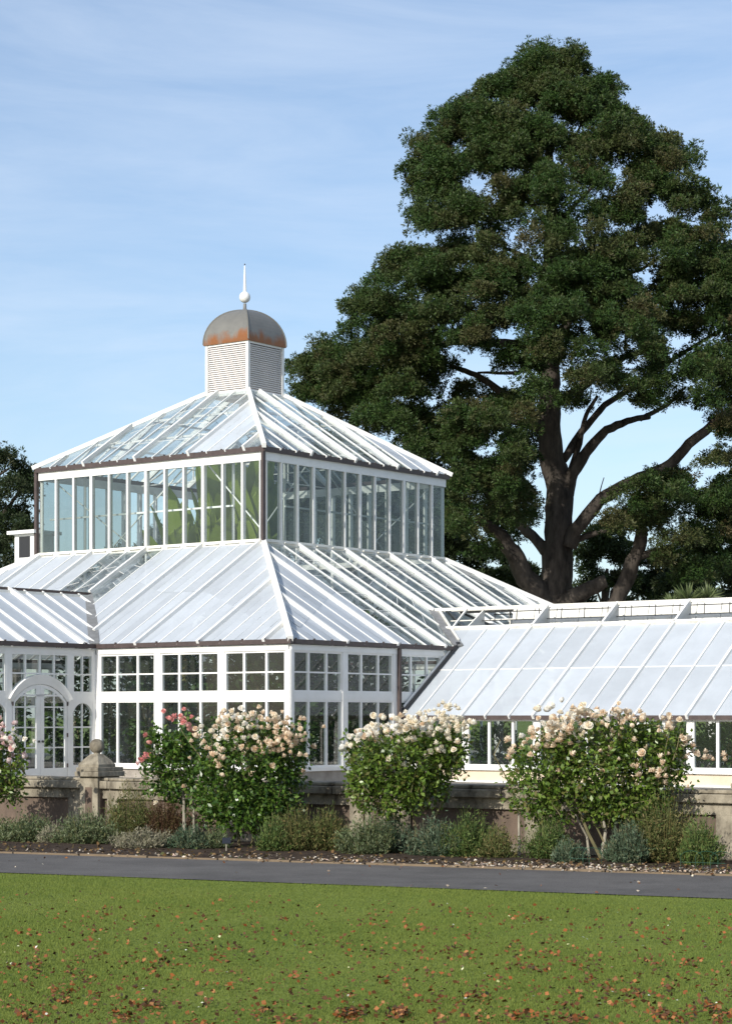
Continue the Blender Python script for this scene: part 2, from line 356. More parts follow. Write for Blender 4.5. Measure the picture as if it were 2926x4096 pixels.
# sloping roofs
def slope(face, base, inner, z0, z1, lo_f, hi_f, n, clear, length, names=('roof',), off=0, thick=3, eave=.12):
    """face: mapping (s,run,z)->local; run measured inwards"""
    k = (z1 - z0) / inner
    bars = MB(); gw = MB(); gc = MB()
    P = lambda s, r, dz=0: Vector(face(s, r, z0 + k * r + dz))
    nrm = (P(1, 0) - P(0, 0)).cross(P(0, 1) - P(0, 0)).normalized()
    if nrm.z < 0: nrm = -nrm
    step = length / n
    for q in range(n):
        s0, s1 = q * step, (q + 1) * step
        for (a0, a1) in ((s0, (s0 + s1) / 2), ((s0 + s1) / 2, s1)):
            l0, l1, h0, h1 = lo_f(a0), lo_f(a1), hi_f(a0), hi_f(a1)
            if h0 <= l0 + .001 and h1 <= l1 + .001: continue
            g = gc if clear(q) else gw
            if h0 - l0 > .9 and h1 - l1 > .9:
                m_ = int(min(h0 - l0, h1 - l1) / .75) if g is gc else 2
                for w_ in range(m_):
                    f0, f1 = w_ / m_, (w_ + 1) / m_; j0 = random.uniform(0, .006)
                    g.poly([P(a0, l0 + (h0 - l0) * f0, .008 + j0), P(a1, l1 + (h1 - l1) * f0, .008), P(a1, l1 + (h1 - l1) * f1 + .02, 0), P(a0, l0 + (h0 - l0) * f1 + .02, 0)])
                    if g is gc and w_: bars.beam(P(a0, l0 + (h0 - l0) * f0, .004), P(a1, l1 + (h1 - l1) * f0, .004), .014, .006, nrm)
            elif h0 - l0 < .002: g.poly([P(a0, l0), P(a1, l1), P(a1, h1)])
            elif h1 - l1 < .002: g.poly([P(a0, l0), P(a1, l1), P(a0, h0)])
            else: g.poly([P(a0, l0), P(a1, l1), P(a1, h1), P(a0, h0)])
    for q in range(1, n):
        s = q * step; l0, h0 = lo_f(s), hi_f(s)
        if h0 - l0 < .15: continue
        big = (q % 3 == off)
        bars.beam(P(s, l0 - (eave if l0 < .01 else 0)), P(s, h0), .08 if big else .036, .10 if big else .022, nrm, .06 if big else .03)
    # purlins under the glass
    return bars, gw, gc, P, nrm

def mk_roof(name, face, inner, z0, z1, lo_f, hi_f, n, clear, length, off=0, purl=(), hi_flat=None, eave=.12):
    bars, gw, gc, P, nrm = slope(face, 0, inner, z0, z1, lo_f, hi_f, n, clear, length, off=off, eave=eave)
    r = bars.build(name, M['white'], house)
    if gw.f: gw.build('whitewashed_glass', M['glass_white'], r)
    if gc.f: gc.build('clear_glass', M['glass_roof'], r)
    return r

def valley_l(s):
    q = abs(s - LL / 2); return max(0., 2.5 * (1 - q / 2.65)) if q < 2.65 else 0.
def valley_r(s):
    q = abs(s - LL / 2)
    if q < .63: return 1.77
    return max(0., 1.77 * (1 - (q - .63) / (2.06 - .63)))
zero = lambda s: 0.
hip = lambda s: min(D, s, LL - s)
RL = lambda s, r, z: (r, s, z)
RR = lambda s, r, z: (s, r, z)
RBR = lambda s, r, z: (LL - r, s, z)
RBL = lambda s, r, z: (s, LL - r, z)
NB = 26
mk_roof('lower_roof', RL, D, ZE, ZB, valley_l, hip, NB, lambda q: q in (12, 13, 14), LL, off=1)
mk_roof('lower_roof', RR, D, ZE, ZB, valley_r, hip, NB, lambda q: q > 6, LL, off=0)
mk_roof('lower_roof', RBR, D, ZE, ZB, zero, hip, NB, lambda q: False, LL)
mk_roof('lower_roof', RBL, D, ZE, ZB, zero, hip, NB, lambda q: q % 5 == 0, LL)
# hip caps
def cap(name, p, q, w=.13, h=.10, m_='white', par=house):
    b = MB(); b.beam(p, q, w, h, (0, 0, 1), .03); return b.build(name, M[m_], par)
for (c0, c1) in (((0, 0), (D, D)), ((LL, 0), (LL - D, D)), ((0, LL), (D, LL - D)), ((LL, LL), (LL - D, LL - D))):
    e = .10 * (1 if c0[0] == 0 else -1); f_ = .10 * (1 if c0[1] == 0 else -1)
    cap('hip_cap', (c0[0] - e, c0[1] - f_, ZE - .03), (c1[0], c1[1], ZB))

# clerestory
def cf(F):
    if F is F_left: return lambda s, o, z: (D - o, D + s, z)
    if F is F_right: return lambda s, o, z: (D + s, D - o, z)
    if F is F_backr: return lambda s, o, z: (D + SD + o, D + s, z)
    return lambda s, o, z: (D + s, D + SD + o, z)
for F in (F_left, F_right, F_backr, F_backl):
    G = cf(F); st = SD / 12
    b = MB(); b.box(.0, SD, -.05, .045, ZB - .06, ZB + .10, G)
    for q in range(12): b.box(st * q + .10, st * (q + 1) - .10, .045, .10, ZB + .02, ZB + .05, G)
    b.build('clerestory_sill', M['white_old'], house)
    b = MB(); b.box(0, SD, -.06, .05, ZT - .20, ZU - .13, G); b.build('clerestory_plate', M['white'], house)
    for q in range(12):
        big = q % 3 == 0
        w = .045 if big else .03
        b = MB(); b.box(st * q - (w if q else -.06), st * q + w + (0 if q else .05), -.07, .06, ZB + .10, ZT - .20, G)
        p_ = b.build('clerestory_mullion', M['white'], house)
        g = MB(); jt = random.uniform(-.006, .006)
        g.poly([G(st * q + w, jt, ZB + .10), G(st * (q + 1) - .03, -jt, ZB + .10), G(st * (q + 1) - .03, -jt, ZT - .2), G(st * q + w, jt, ZT - .2)])
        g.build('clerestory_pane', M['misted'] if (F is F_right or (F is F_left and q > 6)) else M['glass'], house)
    # inner truss: rail and diagonal braces set inside
    if F in (F_backr, F_backl):
        gutter(G, 0, SD + .10, ZU, name='clerestory_gutter', h=.13, o0=.021, o1=.12); continue
    b = MB()
    zr = ZB + 1.05
    b.box(1.3, SD - .1, -.34, -.30, zr, zr + .05, G)
    for (x0, z0_, x1, z1_) in ((.3, ZB + .3, 2.3, ZT - .1), (3.2, ZT - .2, .9 + 4.9, ZB + .2), (SD - .2, ZT - .2, SD - 3.2, ZB + .2)):
        p = G(x0, -.38, z0_); q = G(x1, -.38, z1_); b.tube([p, q], .02, 6)
    for x in (1.4, SD - 1.4):
        b.tube([G(x, -.42, ZB - 1.5), G(x, -.42, ZT - .1)], .04, 8)
    b.build('truss', M['white'], house)
    gutter(G, -.10 if F in (F_left, F_right) else 0, SD + .10, ZU, name='clerestory_gutter', h=.13, o0=.02 if F is F_left else .021, o1=.12)
# brown downpipes at the clerestory corners
b = MB(); b.box(-.14, -.03, -.10, -.03, ZB + .0, ZU - .13, lambda x, y, z: (D + x, D + y, z)); b.build('downpipe', M['brown'], house)
b = MB(); b.box(-.10, .0, .03, .13, ZB, ZU - .13, lambda x, y, z: (D + x, D + SD + y, z)); b.build('downpipe', M['brown'], house)

# upper roof
US = SD + .2; CW = 1.61; UI = (US - CW) / 2
uo = D - .1
hip2 = lambda s: min(UI, s, US - s)
for nm, fc in (('l', lambda s, r, z: (uo + r, uo + s, z)), ('r', lambda s, r, z: (uo + s, uo + r, z)), ('b', lambda s, r, z: (uo + US - r, uo + s, z)), ('c', lambda s, r, z: (uo + s, uo + US - r, z))):
    r_ = mk_roof('upper_roof', fc, UI, ZU, ZC, zero, hip2, 13, (lambda q: q not in (2, 3)) if nm == 'l' else (lambda q: q < 10), US, off=0 if nm == 'r' else 1, eave=.05)
    b = MB(); kk = (ZC - ZU) / UI
    for rr in (1.25, 2.4):
        P = lambda s, r, dz: Vector(fc(s, r, ZU + kk * r + dz))
        b.beam(P(rr, rr, -.14), P(US - rr, rr, -.14), .05, .06)
    b.build('purlin', M['white'], house)
for (sx_, sy_) in ((0, 0), (1, 0), (0, 1), (1, 1)):
    x0, y0 = uo + US * sx_, uo + US * sy_; dx, dy = (1, -1)[sx_], (1, -1)[sy_]
    cap('hip_cap', (x0 - dx * .05, y0 - dy * .05, ZU - .02), (x0 + dx * UI, y0 + dy * UI, ZC), .11, .09)
# interior king posts and ties under the upper roof
b = MB(); mC = LL / 2
for z_ in (ZU - .15,):
    b.tube([(uo + .2, mC, z_), (uo + US - .2, mC, z_)], .018, 6); b.tube([(mC, uo + .2, z_), (mC, uo + US - .2, z_)], .018, 6)
for sx_, sy_ in ((-1, 0), (1, 0), (0, -1), (0, 1)):
    b.tube([(mC + sx_ * 3.9, mC + sy_ * 3.9, ZU - .1), (mC + sx_ * .3, mC + sy_ * .3, ZC - .7)], .03, 6)
    b.tube([(mC + sx_ * 2.0, mC + sy_ * 2.0, ZU - .1), (mC + sx_ * 2.0, mC + sy_ * 2.0, ZC - 1.2)], .025, 6)
b.build('roof_truss', M['white'], house)

# cupola
cup = MB(); h2 = CW / 2; fw = .09
def CF(k_):
    return [lambda s, o, z: (mC - h2 - o, mC - h2 + s, z), lambda s, o, z: (mC - h2 + s, mC - h2 - o, z),
            lambda s, o, z: (mC + h2 + o, mC - h2 + s, z), lambda s, o, z: (mC - h2 + s, mC + h2 + o, z)][k_]
for sx_, sy_ in ((-1, -1), (1, -1), (-1, 1), (1, 1)):
    x0, y0 = mC + sx_ * (h2 - fw / 2 + .012), mC + sy_ * (h2 - fw / 2 + .012); cup.box(x0 - fw / 2, x0 + fw / 2, y0 - fw / 2, y0 + fw / 2, ZC - .12, ZCT)
for k_ in range(4):
    G = CF(k_); cup.box(fw, CW - fw, -.06, .006, ZC - .10, ZC + .03, G); cup.box(fw, CW - fw, -.06, .006, ZCT - .09, ZCT - .002, G)
cupo = cup.build('cupola', M['white'], house)
for k_ in range(4):
    G = CF(k_); b = MB(); z_ = ZC + .03; nsl = 22; dz = (ZCT - .09 - z_) / nsl
    for q in range(nsl):
        a0, a1 = z_ + q * dz, z_ + (q + 1) * dz
        b.hexa([G(fw, -.012, a0 - .004), G(CW - fw, -.012, a0 - .004), G(CW - fw, -.075, a0 + .032), G(fw, -.075, a0 + .032),
                G(fw, -.004, a0 + .010), G(CW - fw, -.004, a0 + .010), G(CW - fw, -.072, a0 + .048), G(fw, -.072, a0 + .044)])
    b.box(fw, CW - fw, -.13, -.11, z_, ZCT - .1, G)
    b.build('louvre', M['louvre'], cupo)
# dome: four curved lead and rust panels on a square plan
m = mat('weathered_dome_metal', (.22, .21, .185), .45, .5, col2=(.16, .155, .14), nscale=2.5, ramp=(.3, .8), metallic=.25, bump=.1)
n = m.node_tree.nodes; l = m.node_tree.links; b_ = n['Principled BSDF']; s0 = b_.inputs['Base Color'].links[0].from_socket
tcn = n.new('ShaderNodeTexCoord'); sp = n.new('ShaderNodeSeparateXYZ'); l.new(tcn.outputs['Object'], sp.inputs[0])
mr = n.new('ShaderNodeMapRange'); mr.inputs[1].default_value = ZCT + .02; mr.inputs[2].default_value = ZCT + .62; mr.inputs[3].default_value = .55; mr.inputs[4].default_value = -.15; l.new(sp.outputs[2], mr.inputs[0])
zz = n.new('ShaderNodeTexNoise'); zz.inputs['Scale'].default_value = 3.4; zz.inputs['Detail'].default_value = 6
mpn = n.new('ShaderNodeMapping'); mpn.inputs['Scale'].default_value = (1, 1, .5); mpn.inputs['Location'].default_value = (.4, .2, 0); l.new(tcn.outputs['Object'], mpn.inputs[0]); l.new(mpn.outputs[0], zz.inputs[0])
ad = n.new('ShaderNodeMath'); ad.operation = 'ADD'; l.new(mr.outputs[0], ad.inputs[0]); l.new(zz.outputs[0], ad.inputs[1])
rr = n.new('ShaderNodeValToRGB'); rr.color_ramp.elements[0].position = .72; rr.color_ramp.elements[1].position = 1.0; l.new(ad.outputs[0], rr.inputs[0])
mxn = n.new('ShaderNodeMixRGB'); mxn.inputs[2].default_value = (.25, .095, .03, 1); l.new(rr.outputs[0], mxn.inputs[0]); l.new(s0, mxn.inputs[1]); l.new(mxn.outputs[0], b_.inputs['Base Color'])
DZ = 11.885 + H - ZCT; DH = h2 + .055
b = MB(); nr = 14; prof = [(DH * math.cos(t_) ** .92 if t_ < 1.57 else 0, DZ * math.sin(t_)) for t_ in np.linspace(0, math.pi / 2, nr)]
for k_ in range(4):
    for i in range(nr - 1):
        r0, z0_ = prof[i]; r1, z1_ = prof[i + 1]
        rot = [(1, 0), (0, 1), (-1, 0), (0, -1)][k_]; perp = (-rot[1], rot[0])
        def pt(r, s, z): return (mC + rot[0] * r + perp[0] * s, mC + rot[1] * r + perp[1] * s, ZCT + z)
        if r1 < 1e-6: b.poly([pt(r0, -r0, z0_), pt(r0, r0, z0_), pt(0, 0, z1_)])
        else: b.poly([pt(r0, -r0, z0_), pt(r0, r0, z0_), pt(r1, r1, z1_), pt(r1, -r1, z1_)])
b.box(mC - DH, mC + DH, mC - DH, mC + DH, ZCT - .035, ZCT - .001)
dome = b.build('dome', m, cupo)
b = MB()
for sx_, sy_ in ((-1, -1), (1, -1), (-1, 1), (1, 1)):
    b.tube([(mC + sx_ * r, mC + sy_ * r, ZCT + z) for r, z in prof], .022, 6)
b.build('dome_rib', mat('lead_rib', (.14, .135, .12), .5, .4), cupo)
b = MB(); zf = ZCT + DZ - .03
b.lathe([(.0, 0), (.07, 0), (.05, .1), (.045, .22)], (mC, mC, zf), 12); b.build('finial_neck', M['greysteel'], cupo, True)
b = MB(); bc = 12.26 + H; rs = .165
pr = [(.0, -rs + bc)] + [(rs * math.sin(t_), bc - rs * math.cos(t_)) for t_ in np.linspace(.15, math.pi - .35, 12)] + [(.05, bc + .17), (.035, bc + .5), (.018, bc + .9), (.0, 13.2 + H)]
b.lathe(pr, (mC, mC, 0), 18); b.build('finial', M['white'], cupo, True)
b = MB(); b.lathe([(0, -.03), (.025, 0), (0, .03)], (mC, mC, 13.22 + H), 8); b.build('finial_tip', M['brown'], cupo)

# roof ventilator box on the far left hip
vx, vy = 5.1, 13.7
b = MB(); b.box(vx - .40, vx + .40, vy - .40, vy + .40, 4.9, 6.90)
vb = b.build('roof_ventilator', M['white'], house)
b = MB(); b.box(vx - .402, vx - .401, vy - .24, vy + .22, 6.22, 6.83); b.build('vent_opening', M['dark'], vb)
b = MB(); b.box(vx - .56, vx + .56, vy - .56, vy + .56, 6.901, 7.0); b.build('vent_cover', M['white'], vb)

# ---- porch (door side) : x from -PL to 0, y from 6.257 to 11.557
PY0, PY1, PL = 6.257, 11.557, 3.9
F_door = lambda s, o, z: (s, PY0 - o, z)
F_door2 = lambda s, o, z: (s, PY1 + o, z)
F_end = lambda s, o, z: (-PL - o, s, z)
def arch_pts(c, r_half, zs_, zt, n=14):     # arch curve from springing zs_ to top zt
    pts = []
    sag = zt - zs_; Rr = (r_half ** 2 + sag ** 2) / (2 * sag); a = math.asin(min(1, r_half / Rr)) if sag < r_half else math.pi / 2
    for t_ in np.linspace(-a, a, n): pts.append((c + Rr * math.sin(t_), zt - Rr + Rr * math.cos(t_)))
    return pts
def door_wall(F):
    zs = lambda v: H + v
    xs = [-3.9, -3.76, -3.09, -2.94, -.99, -.86, -.14, 0]
    # upper lights
    window(F, -3.76, -3.10, ZUB, ZTOP, [-3.43], (ZMID,), name='upper_window', mw=.04)
    window(F, -.855, -.14, ZUB, ZTOP, [-.50], (ZMID,), name='upper_window', mw=.04)
    window(F, -2.94, -.99, H + .50, ZTOP, [-2.45, -1.965, -1.48], (ZMID,), name='upper_window', mw=.045)
    b = MB()
    b.box(-3.9, -3.76, -.06, .035, ZSILL - .35, ZTOP, F); b.box(-3.10, -2.94, -.06, .035, H + .30, ZTOP, F); b.box(-.99, -.855, -.06, .035, H + .30, ZTOP, F)
    b.box(-.14, -.05, -.06, .035, ZSILL - .35, ZTOP, F)
    b.box(-3.9, -.05, -.06, .040, ZTOP + .001, ZE - .12, F)
    b.box(-3.76, -3.10, -.06, .034, H + .36, ZUB, F); b.box(-.855, -.14, -.06, .034, H + .36, ZUB, F)
    b.box(-3.76, -3.10, -.06, .030, ZSILL - .35, ZSILL, F); b.box(-.855, -.14, -.06, .030, ZSILL - .35, ZSILL, F)
    b.box(-3.10, -2.90, -.06, .03, ZSILL - .35, H + .30, F); b.box(-1.03, -.855, -.06, .03, ZSILL - .35, H + .30, F)
    b.build('door_wall', M['white'], house)
    # side arched windows
    for c in (-3.43, -.497):
        hwid = .355; b = MB(); A = arch_pts(c, hwid, H + .02, H + .34, 14)
        # spandrel around the arch
        top = H + .36
        for k_ in range(len(A) - 1):
            (x0, z0_), (x1, z1_) = A[k_], A[k_ + 1]
            b.hexa([F(x0, -.05, z0_), F(x1, -.05, z1_), F(x1, .028, z1_), F(x0, .028, z0_), F(x0, -.05, top), F(x1, -.05, top), F(x1, .028, top), F(x0, .028, top)])
        b.box(c - .018, c + .018, -.03, .012, ZSILL, H + .335, F)
        for zb_ in (H - .257, H - .753):
            b.box(c - hwid, c - .018, -.03, .010, zb_ - .018, zb_ + .018, F); b.box(c + .018, c + hwid, -.03, .010, zb_ - .018, zb_ + .018, F)
        b.box(c - hwid - .002, c - hwid + .03, -.05, .02, ZSILL, H + .03, F); b.box(c + hwid - .03, c + hwid + .002, -.05, .02, ZSILL, H + .03, F)
        w = b.build('arched_window', M['white'], house)
        g = MB(); g.poly([F(c - hwid, 0, ZSILL), F(c + hwid, 0, ZSILL)] + [F(x, 0, z) for x, z in A[::-1]]); g.build('pane', M['glass'], w)
    # moulded arch over the door
    cx = -1.965
    O_ = arch_pts(cx, 1.06, H + .44, H + 1.03, 22); I_ = arch_pts(cx, .93, H + .36, H + .80, 22)
    b = MB()
    for k_ in range(21):
        b.hexa([F(I_[k_][0], -.04, I_[k_][1]), F(I_[k_ + 1][0], -.04, I_[k_ + 1][1]), F(I_[k_ + 1][0], .045, I_[k_ + 1][1]), F(I_[k_][0], .045, I_[k_][1]),
                F(O_[k_][0], -.04, O_[k_][1]), F(O_[k_ + 1][0], -.04, O_[k_ + 1][1]), F(O_[k_ + 1][0], .10, O_[k_ + 1][1]), F(O_[k_][0], .10, O_[k_][1])])
    b.build('door_arch', M['white'], house)
    # two leaves
    zb0 = ZSILL - .06; A = arch_pts(cx, .90, H + .36, H + .79, 24)
    def zarch(x, dz): return np.interp(x, [p[0] for p in A], [p[1] for p in A]) - dz
    for sgn in (-1, 1):
        x0, x1 = (cx - .92, cx - .004) if sgn < 0 else (cx + .004, cx + .92)
        b = MB(); st = .13
        gx0, gx1 = (x0 + .08, x1 - st) if sgn < 0 else (x0 + st, x1 - .08)
        b.box(x0, x1, -.02, .030, .02, zb0, F)                       # kick panel
        def strip(a0, a1, zlo, o=.03, n=3):
            for q in range(n):
                u0, u1 = a0 + (a1 - a0) * q / n, a0 + (a1 - a0) * (q + 1) / n
                b.hexa([F(u0, -.02, zlo), F(u1, -.02, zlo), F(u1, o, zlo), F(u0, o, zlo), F(u0, -.02, zarch(u0, 0)), F(u1, -.02, zarch(u1, 0)), F(u1, o, zarch(u1, 0)), F(u0, o, zarch(u0, 0))])
        strip(x0, gx0, zb0); strip(gx1, x1, zb0)
        for q in range(8):                                            # arched head rail
            u0, u1 = gx0 + (gx1 - gx0) * q / 8, gx0 + (gx1 - gx0) * (q + 1) / 8
            b.hexa([F(u0, -.02, zarch(u0, .09)), F(u1, -.02, zarch(u1, .09)), F(u1, .028, zarch(u1, .09)), F(u0, .028, zarch(u0, .09)), F(u0, -.02, zarch(u0, 0)), F(u1, -.02, zarch(u1, 0)), F(u1, .028, zarch(u1, 0)), F(u0, .028, zarch(u0, 0))])
        xm = (gx0 + gx1) / 2; b.box(xm - .018, xm + .018, -.012, .018, zb0, zarch(xm, .09), F)
        for zb_ in (H + .239, H - .257, H - .753):
            b.box(gx0, xm - .018, -.012, .015, zb_ - .016, zb_ + .016, F); b.box(xm + .018, gx1, -.012, .015, zb_ - .016, zb_ + .016, F)
        dr = b.build('door', M['white'], house)
        g = MB(); xsn = np.linspace(gx0, gx1, 8)
        g.poly([F(gx0, .0, zb0), F(gx1, .0, zb0)] + [F(x, 0, zarch(x, .09)) for x in xsn[::-1]]); g.build('pane', M['glass'], dr)
        hx = x0 if sgn < 0 else x1
        for zh in (H + .32, H - .45, H - 1.2):
            b = MB(); b.box(hx - .018, hx + .018, .031, .05, zh - .05, zh + .05, F); b.build('hinge', M['brown'], dr)
        b = MB(); xx = x1 - .06 if sgn < 0 else x0 + .06; b.lathe([(0, 0), (.03, .005), (.03, .04), (0, .05)], (0, 0, 0), 10)
        b.v = [F(xx + v[0], .03 + v[2], H - .6 + v[1]) for v in b.v]; b.build('door_handle', M['dark'], dr)
    gutter(F, -PL - .1, -.14, ZE, h=.11)
door_wall(F_door); door_wall(F_door2)
# porch front wall
b = MB(); b.box(PY0 + .06, PY1 - .06, -.06, .03, 0, ZSILL, F_end); b.box(PY0 + .06, PY1 - .06, -.06, .035, ZTOP, ZE - .05, F_end); b.build('plinth', M['white'], house)
window(F_end, PY0 + .06, PY1 - .06, ZSILL, ZTOP, [PY0 + (PY1 - PY0) * k_ / 7 for k_ in range(1, 7)], (ZMID, H + .4))
ZPR = H + 3.28; kp = (ZPR - ZE) / 2.65
g = MB(); bars = MB()
for side in (0, 1):
    PP = lambda x, r, dz=0: Vector((x, (PY0 + r) if side == 0 else (PY1 - r), ZE + kp * r + dz))
    nrm = Vector((0, -kp if side == 0 else kp, 1)).normalized()
    xs = [-PL - .15] + [-PL + MOD * q * .98 for q in range(1, 6)] + [-.35, 0]
    for q in range(len(xs) - 1): g.poly([PP(xs[q], 0), PP(xs[q + 1], 0), PP(xs[q + 1], 2.65), PP(xs[q], 2.65)])
    g.poly([PP(0, 0), PP(2.5, 2.65), PP(0, 2.65)])
    for q, x in enumerate(xs[1:-1]): bars.beam(PP(x, -.08), PP(x, 2.62), .08 if q % 3 == 1 else .045, .10 if q % 3 == 1 else .05, nrm, .04)
    for q, x in enumerate((.0, .66, 1.32, 1.98)): bars.beam(PP(x, x / 2.5 * 2.65 + .02), PP(x, 2.62), .045, .05, nrm, .04)
pr_ = bars.build('porch_roof', M['white'], house); g.build('whitewashed_glass', M['glass_white'], pr_)
b = MB(); b.beam((-PL - .15, (PY0 + PY1) / 2, ZPR - .02), (2.45, (PY0 + PY1) / 2, ZPR - .02), .16, .07); b.build('ridge_cap', M['brown'], house)
b = MB(); b.beam((-PL - .15, (PY0 + PY1) / 2 - .13, ZPR - .12), (2.3, (PY0 + PY1) / 2 - .13, ZPR - .12), .10, .09); b.build('ridge_board', M['white_old'], house)
b = MB(); b.beam((-.12, PY0 - .02, ZE - .02), (2.5, (PY0 + PY1) / 2, ZPR), .30, .05); b.build('valley_gutter', M['greysteel'], house)
b = MB()
b.beam((-PL - .16, PY0 - .1, ZE - .05), (-PL - .16, mC, ZPR), .05, .12); b.beam((-PL - .16, PY1 + .1, ZE - .05), (-PL - .16, mC, ZPR), .05, .12)
b.build('bargeboard', M['white'], house)

# ---- right wing: runs along -y from the right face, x from XW0 to LL-XW0
XW0 = 4.48; XE = 4.34; WL = 26.0; ZWE = H + .035; kw = .72
F_wing = lambda s, o, z: (XW0 - o, -s, z)
F_wingb = lambda s, o, z: (LL - XW0 + o, -s, z)
zw_top = ZWE - .10
for F in (F_wing, F_wingb):
    s = .52; idx = 0
    posts = [0.02] + [.55 - .0 + MOD * (2 + 3 * q) for q in range(0, 12)]
    for q in range(len(posts) - 1):
        a0, a1 = posts[q], posts[q + 1]; nn_ = max(2, round((a1 - a0) / MOD))
        window(F, a0 + .06, a1 - .06, ZSILL, zw_top, [a0 + (a1 - a0) * k_ / nn_ for k_ in range(1, nn_)], (), mw=.07, fr=.04)
        b = MB(); b.box(a1 - .06, a1 + .06, -.1, .045, ZSILL, zw_top, F); b.build('post', M['white'], house)
    e_ = posts[-1]
    b = MB(); b.box(0, e_, -.12, .10, ZSILL - .10, ZSILL - .001, F); b.build('sill', M['white'], house)
    b = MB(); b.box(0, e_, -.15, .03, .05, ZSILL - .101, F); b.build('plinth', M['cream'], house)
    b = MB(); b.box(0, e_, -.15, .10, 0, .049, F); b.build('base_kerb', M['white'], house)
    b = MB(); b.box(0, e_, -.08, .045, zw_top + .001, ZWE - .03, F); b.build('wall_plate', M['white_old'], house)
    b = MB(); b.box(0, e_, .06, .16, ZWE - .10, ZWE, F)
    b.build('gutter', M['brown'], house)
WEND = posts[-1]
XT = 7.49; XB = 8.28
zt_ = ZWE + kw * (XT - XE); zb_ = ZWE + kw * (XB - XE)
for side in (0, 1):
    mx_ = (lambda x: x) if side == 0 else (lambda x: LL - x)
    g = MB(); bars = MB(); PP = lambda x, y, dz=0: Vector((mx_(x), y, ZWE + kw * (x - XE) + dz))
    nrm = Vector((-kw if side == 0 else kw, 0, 1)).normalized()
    yk = [.55 - 0 + MOD * q for q in range(-0, 38)]
    ys = [0] + [-y for y in yk if y < WEND]
    xm = 5.95
    for q in range(len(ys) - 1):
        for (xa, xb) in ((XE - .02, xm), (xm + .004, XT)):
            lift = .0 if xa > xm else .0
            jt = random.uniform(-.006, .006)
            g.poly([PP(xa, ys[q], jt), PP(xa, ys[q + 1], -jt), PP(xb, ys[q + 1], -jt), PP(xb, ys[q], jt)])
    # overlap strip against the pavilion roof
    g.poly([PP(6.85, 0), PP(XT, 0), PP(XT, (XT - 6.85) * 1.77 / 1.43)])
    for q, y in enumerate(ys[1:]):
        big = (q % 3 == 2)
        bars.beam(PP(XE - .07, y), PP(XT if not big else XB, y), .065 if big else .04, .07 if big else .045, nrm, .05)
    bars.beam(PP(XE - .07, -.02), PP(6.8, -.02), .06, .06, nrm, .03)
    bars.beam(PP(xm, 0, .0), PP(xm, -WEND, .0), .03, .012, nrm)
    wr = bars.build('wing_roof', M['white'], house); g.build('whitewashed_glass', M['glass_white'], wr)
    b = MB(); b.beam(PP(XT, .79, 0), PP(XT, -WEND, 0), .09, .07, nrm, .02); b.build('top_rail', M['white_old'], wr)
    # triangular brackets up to the ridge beam, drawn as boards
    for y in [y_ for q, y_ in enumerate(ys[1:]) if q % 3 == 2] + [.1]:
        b = MB(); x0, x1 = mx_(XT + .05), mx_(XB)
        z0_ = zt_ + .03; z1_ = zb_
        b.hexa([(x0, y - .02, z0_), (x1, y - .02, z0_ + .04), (x1, y + .02, z0_ + .04), (x0, y + .02, z0_), (x0, y - .02, z0_ + .05), (x1, y - .02, z1_ - .02), (x1, y + .02, z1_ - .02), (x0, y + .02, z0_ + .05)])
        b.build('bracket', M['white_old'], wr)
    b = MB(); b.beam((mx_(XB), 1.72, zb_ - .03), (mx_(XB), -WEND, zb_ - .03), .10, .08); b.build('ridge_beam', M['white_old'], house)
    # ventilation boards hung open and their iron rods
    b = MB()
    y = -.35
    while y > -WEND + .7:
        xa_ = mC + .12 + .02 * side
        b.hexa([(xa_ - .10, y, zb_ - .42), (xa_ - .08, y, zb_ - .42), (xa_ - .08, y - .67, zb_ - .42), (xa_ - .10, y - .67, zb_ - .42),
                (xa_, y, zb_ - .0), (xa_ + .02, y, zb_ - .0), (xa_ + .02, y - .67, zb_ - .0), (xa_, y - .67, zb_ - .0)]); y -= MOD
    if side: b = MB(); b.beam((mC - .3, 1.7, zb_ - .30), (mC - .3, -WEND, zb_ - .30), .03, .03)
    b.build('vent_board' if not side else 'rail', M['white_old'], wr)
    b = MB(); b.tube([(mx_(XB + .02), .6, zb_ - .10), (mx_(XB + .02), -WEND, zb_ - .10)], .014, 5); b.tube([(mx_(XB - .12), .4, zb_ - .33), (mx_(XB - .12), -WEND, zb_ - .33)], .012, 5)
    for y in ys[1:]: b.tube([(mx_(XB + .01), y + .3, zb_ - .05), (mx_(XB - .02), y + .3, zb_ - .34)], .012, 5)
    b.build('vent_rod', M['dark'], wr)
    b = MB(); b.beam(Vector((mx_(6.85 - .12), -.14, ZE + .0)), Vector((mx_(XB), 1.74, zb_ - .02)), .26, .05); b.build('valley_gutter', M['greysteel'], house)
b = MB(); b.beam((6.98, .02, ZWE + kw * 2.64 + .04), (XB, 1.55, zb_ - .02), .05, .05); b.build('strut', M['white_old'], house)
b = MB(); b.beam((7.45, .52, ZWE + kw * 3.11 + .05), (XB - .02, .62, zb_ - .02), .05, .05); b.build('strut', M['white_old'], house)
# ridge capping boards between the beams
b = MB(); b.box(mC + .16, LL - XB - .06, -WEND, 1.7, zb_ + .0, zb_ + .03); b.build('ridge_board', M['white_old'], house)
b = MB(); b.box(XW0 + .1, LL - XW0 - .1, -WEND - .1, -WEND, 0, ZWE); b.poly([(XE, -WEND, ZWE), (LL - XE, -WEND, ZWE), (LL - XB, -WEND, zb_), (XB, -WEND, zb_)]); b.build('end_wall', M['white'], house)
